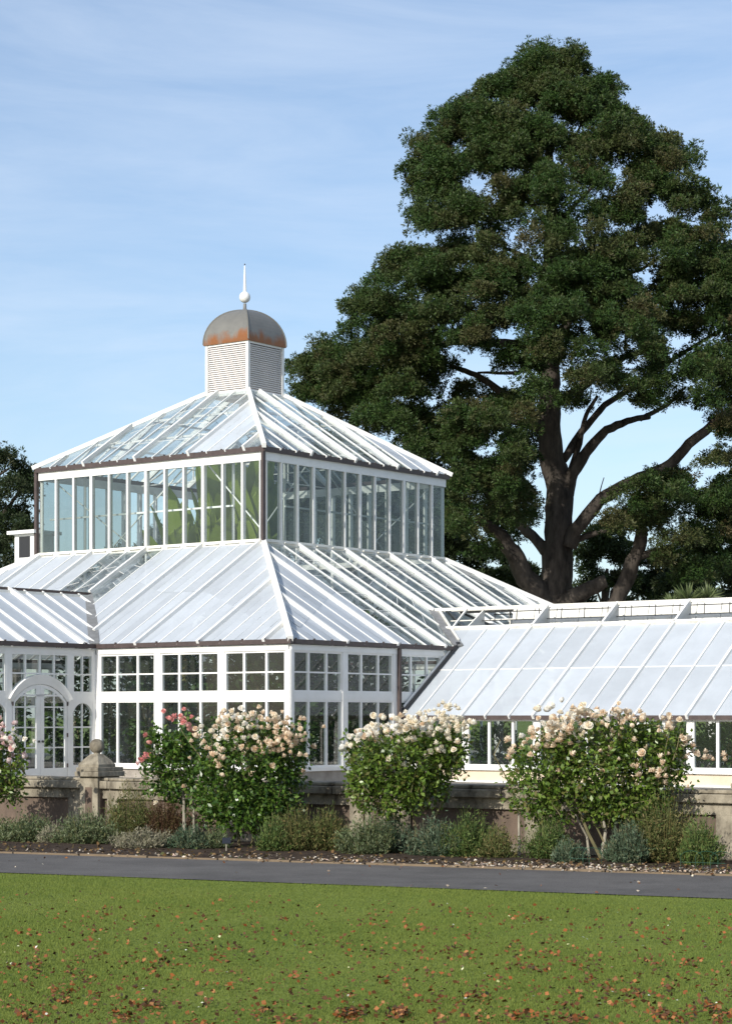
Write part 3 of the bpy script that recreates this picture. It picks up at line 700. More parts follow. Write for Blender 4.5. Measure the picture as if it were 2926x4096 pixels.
# raking white board and dark flashing where the wing meets the right face
b = MB(); b.beam((XE + .10, -.085, ZWE + .17), (6.62, -.085, ZWE + .17 + kw * 2.18), .03, .085, (0, -1, 0) if 0 else (0, 0, 1)); b.build('raking_board', M['white'], house)
b = MB(); b.beam((XE - .02, -.09, ZWE + .02), (6.85, -.09, ZWE + .02 + kw * 2.53), .10, .085); b.build('flashing', M['dark'], house)
b = MB(); b.box(4.18, 4.27, .055, .13, ZWE + .0, ZE - .1, F_right); b.tube([F_right(4.22, .1, ZWE + .05), F_right(4.15, .16, ZWE - .15), F_right(4.2, .1, .1)], .045, 8); b.build('downpipe', M['brown'], house)
b = MB(); b.box(-.08, .0, .05, .09, ZSILL - .05, ZTOP + .02, F_left); b.box(-.05, .0, .05, .09, ZSILL - .05, ZTOP + .02, F_right); b.build('corner_board', M['white'], house)
# interior floor
b = MB(); b.poly([(.1, .1, .03), (LL - .1, .1, .03), (LL - .1, LL - .1, .03), (.1, LL - .1, .03)]); b.poly([(XW0, 0, .031), (LL - XW0, 0, .031), (LL - XW0, -WEND, .031), (XW0, -WEND, .031)]); b.build('floor', M['floor'], house)
# interior columns
for x, y in [(D, D), (D, D + SD), (D + SD, D), (D + SD, D + SD), (D, mC), (mC, D), (D + SD, mC), (mC, D + SD)]:
    b = MB(); b.tube([(x + .08, y + .08, .03), (x + .08, y + .08, ZB)], .05, 10); b.build('column', M['white'], house)

# ------------------------------------------------------------------ plants inside the glasshouse
def banana(x, y, h, seed, label, n=11, spread=1.1):
    rs = np.random.default_rng(seed)
    w = hw(x, y, .05)
    e = empty('banana_plant', w, label, 'plant', rs.uniform(0, 6), 'plants inside the glasshouse')
    b = MB(); b.tube([(0, 0, 0), (.05, 0, h * .45), (0, .04, h * .72)], [.16, .13, .08], 10); b.build('stem', mat('banana_stem', (.2, .2, .06), .6, .2, col2=(.14, .09, .04), nscale=5), e)
    for k_ in range(n):
        a = k_ * 2.4 + rs.uniform(-.3, .3); ln_ = h * .42 * rs.uniform(.8, 1.1); b = MB(); z0_ = h * (.44 + .013 * k_)
        lean = rs.uniform(.06, .30); m_ = 9; pts = []
        for i in range(m_ + 1):
            t_ = i / m_; r = ln_ * math.sin(lean) * t_ + spread * .16 * t_ * t_; z_ = z0_ + ln_ * math.cos(lean) * t_ - .5 * ln_ * lean * t_ ** 3
            wd_ = .42 * math.sin(math.pi * min(1, .12 + .88 * t_)) ** .6 * (1 if i < m_ else .1)
            c = np.array([r * math.cos(a), r * math.sin(a), z_]); s_ = np.array([-math.sin(a), math.cos(a), 0])
            pts.append((c - s_ * wd_ + (0, 0, .08), c, c + s_ * wd_ + (0, 0, .08)))
        k0 = len(b.v)
        for q in pts: b.v += [tuple(v) for v in q]
        for i in range(m_):
            for j in range(2): b.f.append((k0 + i * 3 + j, k0 + i * 3 + j + 1, k0 + (i + 1) * 3 + j + 1, k0 + (i + 1) * 3 + j))
        b.build('leaf', M['banana'], e)
banana(D + 1.5, D + 1.5, 8.3, 1, 'tall banana plant inside the glasshouse just behind the near clerestory corner', 20)
banana(D + 1.6, D + 3.0, 8.5, 2, 'banana plant with upright light green leaves inside the sunlit clerestory', 20)
banana(D + 1.9, D + 4.6, 8.0, 3, 'leaning banana plant furthest left inside the clerestory', 14, 2.6)

def leafy(name, base, rx, rz, n, size, m_, label, cat, group=None, stem=True, zmin=.05, top=None, asp=.5, squash=1):
    e = empty(name, (base[0], base[1], base[2]), label, cat, 0, group)
    d = rand_dirs(n); r = rng.uniform(.25, 1, (n, 1)) ** .5
    lump = 1 + .25 * np.sin(d[:, :1] * 5 + rx * 9) * np.cos(d[:, 1:2] * 4 + rz * 5)
    c = d * r * lump * np.array([rx, rx * squash, rz / 2]) + np.array([0, 0, rz / 2 + zmin])
    dd = unit(d + rand_dirs(n) * .9 + np.array([0, 0, .15]))
    np_mesh('foliage', cards(c, dd, rng.uniform(.7, 1.3, n) * size, rng.uniform(.7, 1.3, n) * size * asp, .12), 4, m_, e)
    if stem:
        b = MB()
        for k_ in range(4): b.tube([(0, 0, 0), (random.uniform(-.3, .3) * rx, random.uniform(-.3, .3) * rx, rz * .4), (random.uniform(-.6, .6) * rx, random.uniform(-.6, .6) * rx, rz * .8)], [.03, .025, .012], 6)
        b.build('stem', M['stem'], e)
    return e
ins = [(1.4, 1.6, 1.0, 2.8), (1.3, 3.6, .9, 2.4), (1.4, 5.6, .9, 2.9), (3.2, 1.4, .9, 2.5), (5.2, 1.5, .8, 2.9), (3.6, 3.6, 1.4, 4.0), (3.8, 7.5, 1.3, 4.2), (7.6, 3.6, 1.3, 4.3), (9.5, 8.9, 2.0, 5.5),
       (8, 12.5, 2.0, 5.2), (12.5, 8, 2.0, 5.0), (2.2, 9.2, .9, 2.6), (1.5, 12.5, 1.0, 2.6), (6.5, 6.0, 1.3, 5.0)]
inl = ['shrub in the near corner of the glasshouse', 'low shrub behind the second sunlit window bay', 'shrub behind the window bay next to the porch', 'shrub behind the first shaded window bay', 'shrub behind the second shaded window bay',
       'taller shrub behind the near corner planting', 'tall shrub behind the bays by the porch', 'tall shrub behind the shaded bays', 'dense palm height shrub in the centre of the glasshouse', 'tall shrub on the far left inside', 'tall shrub on the far right inside',
       'shrub seen through the arched doors', 'shrub inside beyond the porch', 'tall dark shrub under the clerestory corner']
for (x, y, r_, h_), lb in zip(ins, inl):
    w = hw(x, y, .05)
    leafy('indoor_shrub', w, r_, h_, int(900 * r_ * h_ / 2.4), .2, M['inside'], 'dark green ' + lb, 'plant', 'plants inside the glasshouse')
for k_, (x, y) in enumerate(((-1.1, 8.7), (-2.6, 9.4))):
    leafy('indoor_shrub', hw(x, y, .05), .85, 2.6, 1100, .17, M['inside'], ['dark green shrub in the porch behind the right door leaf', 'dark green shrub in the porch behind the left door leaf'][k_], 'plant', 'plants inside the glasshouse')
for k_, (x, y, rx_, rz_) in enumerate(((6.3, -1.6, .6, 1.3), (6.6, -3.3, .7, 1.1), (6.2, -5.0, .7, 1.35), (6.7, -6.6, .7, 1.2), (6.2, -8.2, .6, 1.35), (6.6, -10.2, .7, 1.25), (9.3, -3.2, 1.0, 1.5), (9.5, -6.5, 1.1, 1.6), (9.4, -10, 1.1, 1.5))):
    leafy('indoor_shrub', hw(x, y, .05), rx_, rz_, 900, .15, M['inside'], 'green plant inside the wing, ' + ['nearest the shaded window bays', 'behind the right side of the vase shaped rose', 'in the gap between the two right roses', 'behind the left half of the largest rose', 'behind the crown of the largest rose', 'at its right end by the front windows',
      'at the far side nearest the pavilion', 'at the far side behind the largest rose', 'at the far side by the right edge'][k_], 'plant', 'plants inside the glasshouse')

# ------------------------------------------------------------------ terrace wall and pillars
wall = empty('terrace_wall', (WO[0], WO[1], 0), 'low weathered stone terrace wall with coping running behind the rose bed', 'wall', math.atan2(wd[1], wd[0]))
# local x = along wall (wd), local y: perpendicular left of x ; camera side = +y? compute
sgn = 1 if (np.array([-wd[1], wd[0]]) @ wn) > 0 else -1
def WB(b, t0, t1, o0, o1, z0, z1): b.box(t0, t1, sgn * o0, sgn * o1, z0, z1)
piers = [13.7, 9.08, 4.53, -.34, -4.7]
mids = [11.4, 6.8, 2.42, -2.4]
HB = .64
b = MB(); WB(b, -8, 16, -.26, -.02, 0, HB); b.build('wall_core', M['stone_dark'], wall)
b = MB(); WB(b, -8, 16, -.019, .03, HB - .13, HB - .001); WB(b, -8, 16, -.019, .035, 0, .10)
b.build('stone_band', M['stone'], wall)
for t_ in [x for p_ in piers for x in (p_ - .34, p_ + .34)] + mids:
    b = MB(); WB(b, t_ - .10, t_ + .10, -.019, .034, .101, HB - .131); b.build('pilaster', M['stone'], wall)
b = MB(); tt = -8
while tt < 16:
    WB(b, tt + .004, tt + 1.196, -.31 + random.uniform(0, .01), .085 + random.uniform(0, .008), HB, HB + .10 + random.uniform(0, .006))
    WB(b, tt + .004, tt + 1.196, -.28, .06, HB + .107, HB + .145 + random.uniform(0, .006)); tt += 1.2
b.build('coping', M['stone'], wall, bevel=.012)
def pillar(t_, label):
    p = wl(t_, 0); e = empty('stone_pillar', (p[0], p[1], 0), label, 'pillar', math.atan2(wd[1], wd[0]), 'ball topped pillars of the terrace wall')
    b = MB(); hw_ = .155; o0, o1 = -.33 * sgn, .13 * sgn
    y0, y1 = min(o0, o1), max(o0, o1)
    b.box(-hw_, hw_, y0, y1, 0, .80); 
    b.box(-hw_ - .03, hw_ + .03, y0 - .03, y1 + .03, 0.0, .14)
    b.build('shaft', M['stone'], e, bevel=.008)
    b = MB(); yf = y1 if sgn > 0 else y0
    b.box(-.06, .06, yf + sgn * .001, yf + sgn * .002, .22, .66); b.build('panel', M['stone_dark'], e)
    b = MB(); xs = -hw_ - .001; b.box(xs - .002, xs, (y0 + y1) / 2 + .10, y1 - .05, .22, .58); b.build('panel', M['stone_dark'], e)
    b = MB(); b.box(-hw_ - .05, hw_ + .05, y0 - .05, y1 + .05, .801, .87); b.box(-hw_ - .035, hw_ + .035, y0 - .035, y1 + .035, .871, .925); b.build('cap', M['stone'], e, bevel=.008)
    b = MB(); cy = (y0 + y1) / 2 + .06 * sgn; h_ = .175
    prof_ = [(h_, .926), (h_, .965), (.125, 1.03), (.075, 1.085), (.06, 1.10)]
    for i in range(4):
        (r0, z0_), (r1, z1_) = prof_[i], prof_[i + 1]
        for c0, c1 in (((-1, -1), (1, -1)), ((1, -1), (1, 1)), ((1, 1), (-1, 1)), ((-1, 1), (-1, -1))):
            b.poly([(c0[0] * r0, cy + c0[1] * r0, z0_), (c1[0] * r0, cy + c1[1] * r0, z0_), (c1[0] * r1, cy + c1[1] * r1, z1_), (c0[0] * r1, cy + c0[1] * r1, z1_)])
    b.build('cap_pyramid', M['stone'], e)
    b = MB(); bc_ = 1.205; rs_ = .1
    b.lathe([(.055, 1.09), (.045, 1.11)] + [(rs_ * math.sin(q), bc_ - rs_ * math.cos(q)) for q in np.linspace(.45, math.pi, 12)], (0, cy, 0), 20); b.build('ball_finial', M['stone'], e, True)
pillar(9.08, 'stone pillar with ball finial standing below the arched doors at left')
pillar(4.53, 'stone pillar half hidden behind the middle rose bush')
pillar(-.34, 'stone pillar cut by the right edge of the photo')

# ------------------------------------------------------------------ rose bushes
def blossom_mesh(name, m_):
    v = []; rs = np.random.default_rng(5)
    for ring, (nn_, r, z, up) in enumerate(((6, .85, -.15, .35), (5, .6, .1, .8), (4, .32, .3, 1.2))):
        for k_ in range(nn_):
            a = 2 * math.pi * k_ / nn_ + ring * .5; c = np.array([math.cos(a), math.sin(a), 0]); s_ = np.array([-math.sin(a), math.cos(a), 0])
            w = r * .62
            base = c * .08 + np.array([0, 0, z - .25]); mid1 = c * r * .7 + s_ * w + np.array([0, 0, z + up * .2]); mid2 = c * r * .7 - s_ * w + np.array([0, 0, z + up * .2])
            tip1 = c * r + s_ * w * .55 + np.array([0, 0, z + up * .55]); tip2 = c * r - s_ * w * .55 + np.array([0, 0, z + up * .55])
            v += [base, mid1, tip1, tip2, mid2]
    me_o = np_mesh(name, np.array(v), 5, m_); me = me_o.data; bpy.data.objects.remove(me_o); return me
def petal(name, cols): return mat(name, cols[0], .6, .2, island=cols, trans=.3)
BL = [blossom_mesh('blossom', petal('cream_petal', [(.90, .82, .66), (.93, .89, .78), (.84, .70, .50)])),
      blossom_mesh('blossom', petal('peach_petal', [(.86, .70, .52), (.90, .80, .64), (.70, .48, .30)])),
      blossom_mesh('blossom', petal('pale_petal', [(.93, .90, .82), (.95, .93, .88), (.88, .80, .66)]))]
BLP = blossom_mesh('blossom', petal('pink_petal', [(.80, .30, .26), (.86, .48, .42), (.7, .25, .24)]))
BLW = blossom_mesh('blossom', petal('blush_petal', [(.84, .66, .60), (.88, .76, .72), (.8, .5, .46)]))

def rose(name, label, foot, blobs, flowers, nleaf, lm, meshes, stems, size=.062, twig=40):
    """foot: world xy; blobs: list of (u,v,ru,rv,depth offset) in photo px at the bush's distance; flowers: (u,v,spread_u,spread_v,count)"""
    Y = foot[1]; e = empty(name, (foot[0], foot[1], 0), label, 'rose bush', 0, 'rose bushes along the terrace wall')
    px = Y / F_PX; allc = []
    tot = sum(b_[2] * b_[3] for b_ in blobs); cs = []; ds = []
    for (u, v, ru, rv, dy) in blobs:
        n_ = int(nleaf * ru * rv / tot); c0 = W3(u, v, Y) - np.array([foot[0], foot[1], 0]) + np.array([0, dy, 0])
        # leafy shoots: groups of leaves around small shoot centres near the surface
        ns = max(4, n_ // 9); d = rand_dirs(ns); r = rng.uniform(.3, 1.15, (ns, 1)) ** .5
        sc = d * r * np.array([ru * px, min(ru * px, .62), rv * px]) + c0
        idx = rng.integers(0, ns, n_); p = sc[idx] + rng.normal(size=(n_, 3)) * .05
        cs.append(p); ds.append(unit(d[idx] * .6 + rand_dirs(n_) * .9 + np.array([0, 0, -.15])))
    canes = []
    for k_ in range(int(nleaf / 260)):
        bl = blobs[int(rng.integers(0, len(blobs)))]; c0 = W3(bl[0] + rng.uniform(-.9, .9) * bl[2], bl[1], Y) - np.array([foot[0], foot[1], 0]) + np.array([0, bl[4] + rng.uniform(-.3, .2), 0])
        tip = c0 + np.array([rng.normal() * .12, rng.normal() * .08, bl[3] * px * rng.uniform(.75, 1.45)]); canes.append((c0, tip)); m_ = 26
        f_ = rng.uniform(.2, 1, (m_, 1)); cs.append(c0 + (tip - c0) * f_ + rng.normal(size=(m_, 3)) * .025); ds.append(unit(rand_dirs(m_) + np.array([0, 0, .2])))
    c = np.concatenate(cs); d = np.concatenate(ds); ok = c[:, 2] > .06; c, d = c[ok], d[ok]; n_ = len(c)
    np_mesh('foliage', cards(c, d, rng.uniform(.7, 1.25, n_) * size, rng.uniform(.7, 1.2, n_) * size * .62, .1), 4, lm, e)
    for st in stems:
        b = MB(); pts = [W3(u, v, Y) - np.array([foot[0], foot[1], 0]) + np.array([0, dy, 0]) for (u, v, dy) in st[0]]
        b.tube(pts, np.linspace(st[1], st[1] * .5, len(pts)), 7, .08); b.build('stem', M['stem'] if len(st) < 3 else M[st[2]], e)
    # twiggy shoots
    b = MB()
    for p, q in canes: b.tube([p, (p + q) / 2 + rng.normal(size=3) * .015, q], [.007, .005, .003], 4)
    for k_ in range(twig):
        bl = random.choice(blobs); c0 = W3(bl[0], bl[1], Y) - np.array([foot[0], foot[1], 0]) + np.array([0, bl[4], 0])
        dd = rand_dirs(1)[0]; dd[2] = abs(dd[2]) * random.choice((1, 1, -.6)); q = c0 + dd * np.array([bl[2] * px, min(bl[2] * px, .6), bl[3] * px]) * random.uniform(.8, 1.1)
        p = c0 + (q - c0) * .2 - np.array([0, 0, .2]); b.tube([p, (p + q) / 2 + rng.normal(size=3) * .03, q], [.007, .005, .003], 4)
    b.build('twig', M['stem'], e)
    # blossoms: each its own object up to 100
    fl = []
    for (u, v, su, sv, cnt, *rest) in flowers:
        for k_ in range(int(cnt * 1.6)):
            q = W3(u + rng.normal() * su, v + rng.normal() * sv, Y) - np.array([foot[0], foot[1], 0])
            q[1] += rng.uniform(-.55, .25) if not rest or rest[0] is None else rest[0]
            ms = rest[1] if len(rest) > 1 else meshes
            fl.append((q, ms[int(rng.integers(0, len(ms)))]))
    for q, me in fl[:100]:
        o = bpy.data.objects.new('blossom', me); COL.objects.link(o); o.parent = e; o.location = q
        s_ = rng.uniform(.032, .056) * (1.15 if 'largest' in label else 1); o.scale = (s_, s_, s_ * .9); o.rotation_euler = (rng.uniform(-.2, 1.3), rng.uniform(-.7, .7), rng.uniform(0, 6.28))
    if len(fl) > 100:
        vs = []; bm_ = fl[0][1]
        base = np.empty(len(BL[0].vertices) * 3, np.float32); BL[0].vertices.foreach_get('co', base); base = base.reshape(-1, 3)
        for q, me in fl[100:]:
            a, bb2 = rng.uniform(0, 6.28), rng.uniform(-.2, 1.2); Rm = np.array(Matrix.Rotation(a, 3, 'Z') @ Matrix.Rotation(bb2, 3, 'X')); vs.append(base @ Rm.T * rng.uniform(.03, .055) + q)
        o = np_mesh('blossoms', np.concatenate(vs), 5, BL[int(rng.integers(0, 2))].materials[0], e); o['kind'] = 'stuff'
    return e

def bed_at(u, k_):      # foot on the bed: k_=0 path edge ... 1 wall, in the column u
    r = np.array([(u - U0) / F_PX, 1.0])
    t1 = (WO @ wn) / (r @ wn); nn_ = np.array([pa[1], -pa[0]]); t0 = (far0 @ nn_) / (r @ nn_)
    return r * (t0 * (1 - k_) + t1 * k_)
fA = bed_at(1000, .62); fA2 = bed_at(740, .60); fB = bed_at(1680, .62); fC = bed_at(2350, .66); fD = bed_at(-60, .6)
rose('rose_bush', 'standard rose with pink blooms on the left of the large cream rose bush', fA2,
     [(700, 3075, 95, 95, 0), (640, 3120, 70, 60, 0), (760, 3140, 90, 90, .05), (700, 2990, 70, 60, 0), (640, 2990, 40, 70, 0), (740, 2930, 40, 60, 0)],
     [(735, 2872, 26, 20, 5, None, [BLP]), (690, 2885, 22, 20, 3, None, [BLP]), (585, 2965, 15, 15, 2, None, [BLP]), (595, 3025, 18, 18, 4, None, [BLP, BLW]), (770, 2915, 20, 16, 2, None, [BLP]), (640, 3160, 60, 40, 3)], 3000, M['rose_leaf'], BL,
     [([(738, 3390, 0), (735, 3200, 0), (720, 3100, 0)], .022, 'stake'), ([(775, 3390, .05), (772, 3150, .05)], .018, 'stake')], twig=26)
rose('rose_bush', 'broad rounded rose bush massed with cream blooms before the sunlit windows', fA,
     [(1000, 3080, 190, 150, 0), (900, 3160, 120, 110, -.1), (1090, 3150, 130, 130, 0), (960, 3240, 150, 90, -.1), (1170, 3020, 70, 110, 0), (850, 3030, 80, 90, 0), (1000, 2960, 150, 70, 0), (1060, 3250, 110, 70, 0), (880, 3240, 60, 60, 0)],
     [(900, 2935, 60, 35, 34), (1010, 2905, 75, 32, 44), (1150, 2930, 45, 30, 30), (1120, 2995, 60, 25, 18), (860, 3020, 50, 30, 12), (1010, 2985, 60, 25, 16), (960, 3090, 110, 35, 7), (1205, 3030, 18, 40, 5)], 9500, M['rose_leaf'], BL,
     [([(960, 3420, 0), (950, 3300, 0), (930, 3200, 0)], .02), ([(1000, 3420, 0), (1020, 3300, 0), (1060, 3200, 0)], .018), ([(830, 3400, .1), (835, 3250, .1)], .016)], twig=50)
rose('rose_bush', 'vase shaped rose bush with cream and peach blooms between the two larger roses', fB,
     [(1600, 3060, 190, 120, 0), (1480, 3090, 90, 90, 0), (1720, 3050, 130, 110, 0), (1560, 3170, 140, 90, 0), (1680, 3150, 100, 90, 0), (1780, 3010, 80, 90, 0), (1600, 2990, 190, 50, 0), (1440, 3160, 50, 50, 0)],
     [(1470, 2935, 32, 26, 20), (1580, 2905, 50, 24, 32), (1690, 2900, 42, 24, 26), (1790, 2885, 32, 34, 28), (1640, 2960, 90, 26, 22), (1400, 2985, 8, 30, 4), (1850, 2910, 20, 26, 9), (1790, 2990, 45, 26, 9), (1630, 3020, 60, 40, 7)], 7800, M['rose_leaf_y'], BL,
     [([(1650, 3440, 0), (1620, 3330, 0), (1560, 3230, 0), (1480, 3170, 0)], .022), ([(1665, 3440, 0), (1660, 3300, 0), (1640, 3200, 0)], .02), ([(1690, 3440, .05), (1720, 3300, 0), (1800, 3150, 0)], .018), ([(1725, 3440, .1), (1710, 3260, .1)], .018, 'stake'), ([(1600, 3400, 0), (1640, 3300, 0)], .012)], twig=60)
rose('rose_bush', 'largest spreading rose bush with cream blooms and bare stems in front of the wing', fC,
     [(2200, 3060, 150, 110, 0), (2330, 3000, 150, 90, 0), (2140, 3170, 110, 100, 0), (2400, 3110, 170, 100, 0), (2560, 3040, 130, 110, 0), (2500, 3180, 150, 90, 0), (2640, 3100, 110, 70, 0), (2250, 3220, 90, 60, 0), (2450, 2940, 120, 60, 0), (2690, 3020, 60, 80, 0), (2580, 2950, 60, 60, 0), (2420, 3240, 80, 50, 0), (2180, 3260, 60, 50, 0), (2550, 3230, 110, 60, 0)],
     [(2240, 2915, 55, 42, 40), (2330, 2860, 60, 26, 20), (2440, 2900, 50, 35, 20), (2110, 2925, 14, 12, 4), (2100, 2990, 40, 25, 9), (2200, 2965, 35, 25, 12), (2660, 2910, 30, 22, 9), (2740, 2985, 22, 30, 7), (2480, 2860, 45, 18, 8), (2035, 2990, 10, 24, 4), (2560, 3020, 110, 60, 22), (2830, 3020, 22, 22, 4), (2540, 3100, 110, 35, 14), (2300, 2850, 20, 12, 5)], 10500, M['rose_leaf_y'], BL,
     [([(2410, 3450, 0), (2350, 3330, 0), (2310, 3230, 0), (2280, 3150, 0)], .022), ([(2405, 3450, .02), (2420, 3330, 0), (2400, 3200, 0)], .024, 'stake'), ([(2420, 3450, 0), (2480, 3320, 0), (2540, 3200, 0)], .02), ([(2360, 3445, .1), (2350, 3350, .1), (2300, 3260, 0)], .018, 'stake'),
      ([(2078, 3440, .1), (2076, 3250, .1)], .02, 'stake'), ([(2080, 3260, .1), (2030, 3120, .1), (1975, 3020, 0), (2000, 2960, 0)], .01), ([(2440, 3420, 0), (2380, 3300, 0), (2290, 3180, 0)], .014)], twig=80)
rose('rose_bush', 'blush pink rose bush cut by the left edge before the arched doors', fD,
     [(-120, 3080, 130, 120, 0), (-20, 3130, 80, 80, 0), (40, 3040, 50, 90, 0), (-60, 2980, 90, 70, 0), (60, 3160, 40, 40, 0)],
     [(15, 2935, 22, 30, 9, None, [BLW]), (50, 2965, 25, 25, 10, None, [BLW, BL[2]]), (125, 2965, 14, 12, 2, None, [BL[2]]), (-60, 2920, 50, 30, 16), (10, 2890, 10, 14, 3, None, [BLW]), (70, 3010, 24, 24, 6, None, [BLW])], 3400, M['rose_leaf_y'], BL,
     [([(-30, 3400, 0), (-20, 3260, 0), (10, 3120, 0), (40, 3000, 0)], .018), ([(-60, 3400, 0), (-80, 3200, 0)], .018)], twig=40)

# ------------------------------------------------------------------ low bed plants
def lowplant(u, k_, wpx, topv, cols, label, n=900, blade=.05, bw=.013, leafy_=.8, lean=.35, cat='plant', tips=None):
    f = bed_at(u, k_); Y = f[1]; h = (H + (V0 - topv) / F_PX * Y) * .98; r = wpx / 2 / F_PX * Y
    e = empty('bedding_plant', (f[0], f[1], .02), label, cat, 0, 'low bedding plants under the roses')
    m_ = leafmat('bedding_leaf', cols, .25, .6, .2)
    n1 = int(n * 1.6); a = rng.uniform(0, 6.28, n1); rr = np.sqrt(rng.uniform(0, 1, n1)) * r
    prof_ = (1 - (rr / r) ** 2 * .65)
    t_ = rng.uniform(.05, 1, n1) ** .8
    zz_ = t_ * h * prof_ * rng.uniform(.75, 1.08, n1)
    out_ = .75 + .35 * t_
    ph = rng.uniform(0, 6.28, 3); wob_ = 1 + .22 * np.sin(a * 3 + ph[0]) + .18 * np.sin(a * 7 + ph[1]); zz_ = zz_ * (1 + .22 * np.sin(a * 5 + ph[2]) + .2 * np.sin(rr * 30 + a * 2))
    c = np.stack([np.cos(a) * rr * out_ * wob_, np.sin(a) * rr * out_ * .8, zz_], 1)
    d = unit(np.stack([np.cos(a) * lean, np.sin(a) * lean, np.ones(n1)], 1) + rng.normal(size=(n1, 3)) * leafy_)
    np_mesh('foliage', cards(c, d, rng.uniform(.6, 1.3, n1) * blade, rng.uniform(.7, 1.3, n1) * bw, .08), 4, m_, e)
    ns = 130; a = rng.uniform(0, 6.28, ns); q = np.sqrt(rng.uniform(0, 1, ns)) * r; vs = []
    for k2 in range(ns):
        top = np.array([math.cos(a[k2]) * q[k2], math.sin(a[k2]) * q[k2] * .8, h * (1 - .45 * (q[k2] / r) ** 2) * rng.uniform(.7, 1.3)]); bs = top * np.array([.55, .55, 0])
        s_ = np.array([.003, 0, 0]); vs += [bs - s_, bs + s_, top + s_ * .4, top - s_ * .4]
    np_mesh('stalk', np.array(vs), 4, m_ if tips is None else tips, e)
GG = [(0.051, 0.08, 0.032), (0.123, 0.167, 0.072), (0.217, 0.246, 0.145), (0.087, 0.116, 0.043), (0.174, 0.16, 0.072)]
GB = [(0.043, 0.072, 0.02), (0.116, 0.145, 0.043), (0.189, 0.16, 0.065), (0.072, 0.102, 0.029), (0.232, 0.174, 0.072)]
GR = [(0.036, 0.072, 0.02), (0.087, 0.145, 0.036), (0.174, 0.217, 0.065), (0.058, 0.102, 0.029), (0.145, 0.131, 0.043)]
BR = [(.07, .035, .022), (.12, .07, .04), (.10, .09, .03)]
SI = [(.22, .20, .14), (.34, .31, .22), (.14, .15, .08)]
BG = [(0.043, 0.08, 0.043), (0.087, 0.138, 0.08), (0.16, 0.203, 0.131), (0.072, 0.102, 0.051), (0.174, 0.16, 0.087)]
LP = [(110, .45, 250, 3275, GG, 'grey green mounded bedding plant near the left edge', 3200),
      (-60, .5, 200, 3270, GR, 'green bedding plant partly beyond the left edge', 1800),
      (345, .42, 240, 3265, GG, 'feathery grey green bedding plant in front of the left ball pillar', 3200),
      (215, .4, 120, 3310, SI, 'pale dry bedding plant left of the ball pillar plant', 900),
      (520, .75, 220, 3155, GB, 'tall loose green and brown plant right of the left ball pillar', 2600),
      (670, .8, 200, 3190, BR, 'dark reddish brown twiggy plant beside the standard rose', 2600),
      (575, .3, 230, 3330, SI, 'silvery straw coloured bedding plant below the standard rose', 2200),
      (760, .35, 170, 3320, BG, 'blue green bedding plant at the feet of the standard rose', 1900),
      (860, .4, 130, 3330, GG, 'small grey green plant under the broad cream rose bush', 1000),
      (1090, .35, 130, 3290, GR, 'small green plant at the right foot of the broad cream rose bush', 1100),
      (1190, .45, 270, 3250, GB, 'olive brown bedding plant between the two cream rose bushes', 3400),
      (1310, .5, 180, 3255, GB, 'bronze tinted bedding plant left of the middle pilaster', 1800),
      (1470, .4, 220, 3275, GG, 'grey green bedding plant in front of the middle pillar', 2600),
      (1560, .55, 170, 3250, BG, 'blue green bedding plant at the foot of the vase shaped rose', 1600),
      (1740, .4, 220, 3290, BG, 'dull blue green bedding plant right of the vase shaped rose stems', 2400),
      (1880, .45, 230, 3270, GR, 'green bedding plant with yellowing leaves between the two rightmost roses', 2600),
      (1990, .4, 130, 3320, GB, 'yellow brown bedding plant left of the pale stake', 1000),
      (2190, .45, 180, 3290, GR, 'green bedding plant right of the pale stake', 1700),
      (2270, .3, 130, 3370, BG, 'small low plant at the stems of the largest rose', 700),
      (2510, .4, 190, 3310, BG, 'blue green bedding plant right of the largest rose stems', 1800),
      (2660, .55, 280, 3205, GB, 'tall arching green and brown plant at the right of the bed', 3600),
      (2800, .4, 170, 3290, GR, 'dark green bedding plant beside the right edge pillar', 1600)]
for (u, k_, w_, tv, cols, lb, n_) in LP: lowplant(u, k_, w_, tv, cols, lb, n_)

# fallen petals, fallen leaves, grass
def litter(name, pts, size, m_, z=.02, flat=.5, kind='stuff', label=None, cat=None):
    n_ = len(pts); d = rng.normal(size=(n_, 3)); d[:, 2] *= flat * .4; d = unit(d); nr = rng.normal(size=(n_, 3)) * flat + np.array([0, 0, 1.])
    c = np.concatenate([pts, np.full((n_, 1), z)], 1) + np.array([0, 0, 1]) * rng.uniform(0, .012, (n_, 1))
    sz = rng.uniform(.6, 1.3, n_) * size
    o = np_mesh(name, cards(c, d, sz, sz * .75, .12, unit(nr)), 4, m_); tag(o, label, cat, None, kind); return o
pp = []
for k_ in range(1500):
    u = rng.uniform(-200, 3200); w_ = .25 + .75 * (u / 2926) if u < 2926 else 1
    if rng.uniform() > w_: continue
    kk = abs(rng.normal() * .16) - .03; pp.append(bed_at(u, kk))
for c_, s_ in ((2230, 120), (1950, 60), (2700, 150), (1400, 80), (2450, 100)):
    for k_ in range(70): pp.append(bed_at(c_ + rng.normal() * s_, .12 + .1 * rng.normal()))
pp = np.array(pp)
litter('fallen_petals', pp, .038, petal('fallen_petal', [(.8, .68, .5), (.85, .78, .68), (.55, .38, .2), (.8, .6, .5)]), .03, .5, label='cream rose petals fallen on the soil and path edge', cat='petals')
# dry leaves scattered over the bed
pb = np.array([bed_at(rng.uniform(-200, 3200), rng.uniform(-.02, .6)) for k_ in range(1400)])
litter('bed_leaf_litter', pb, .045, mat('bed_leaf', (.1, .06, .03), .8, .2, island=[(.05, .03, .02), (.2, .12, .05), (.1, .07, .03), (.05, .07, .02)]), .04, .8, label='dry leaf litter and weeds on the dark soil of the bed', cat='leaf litter')

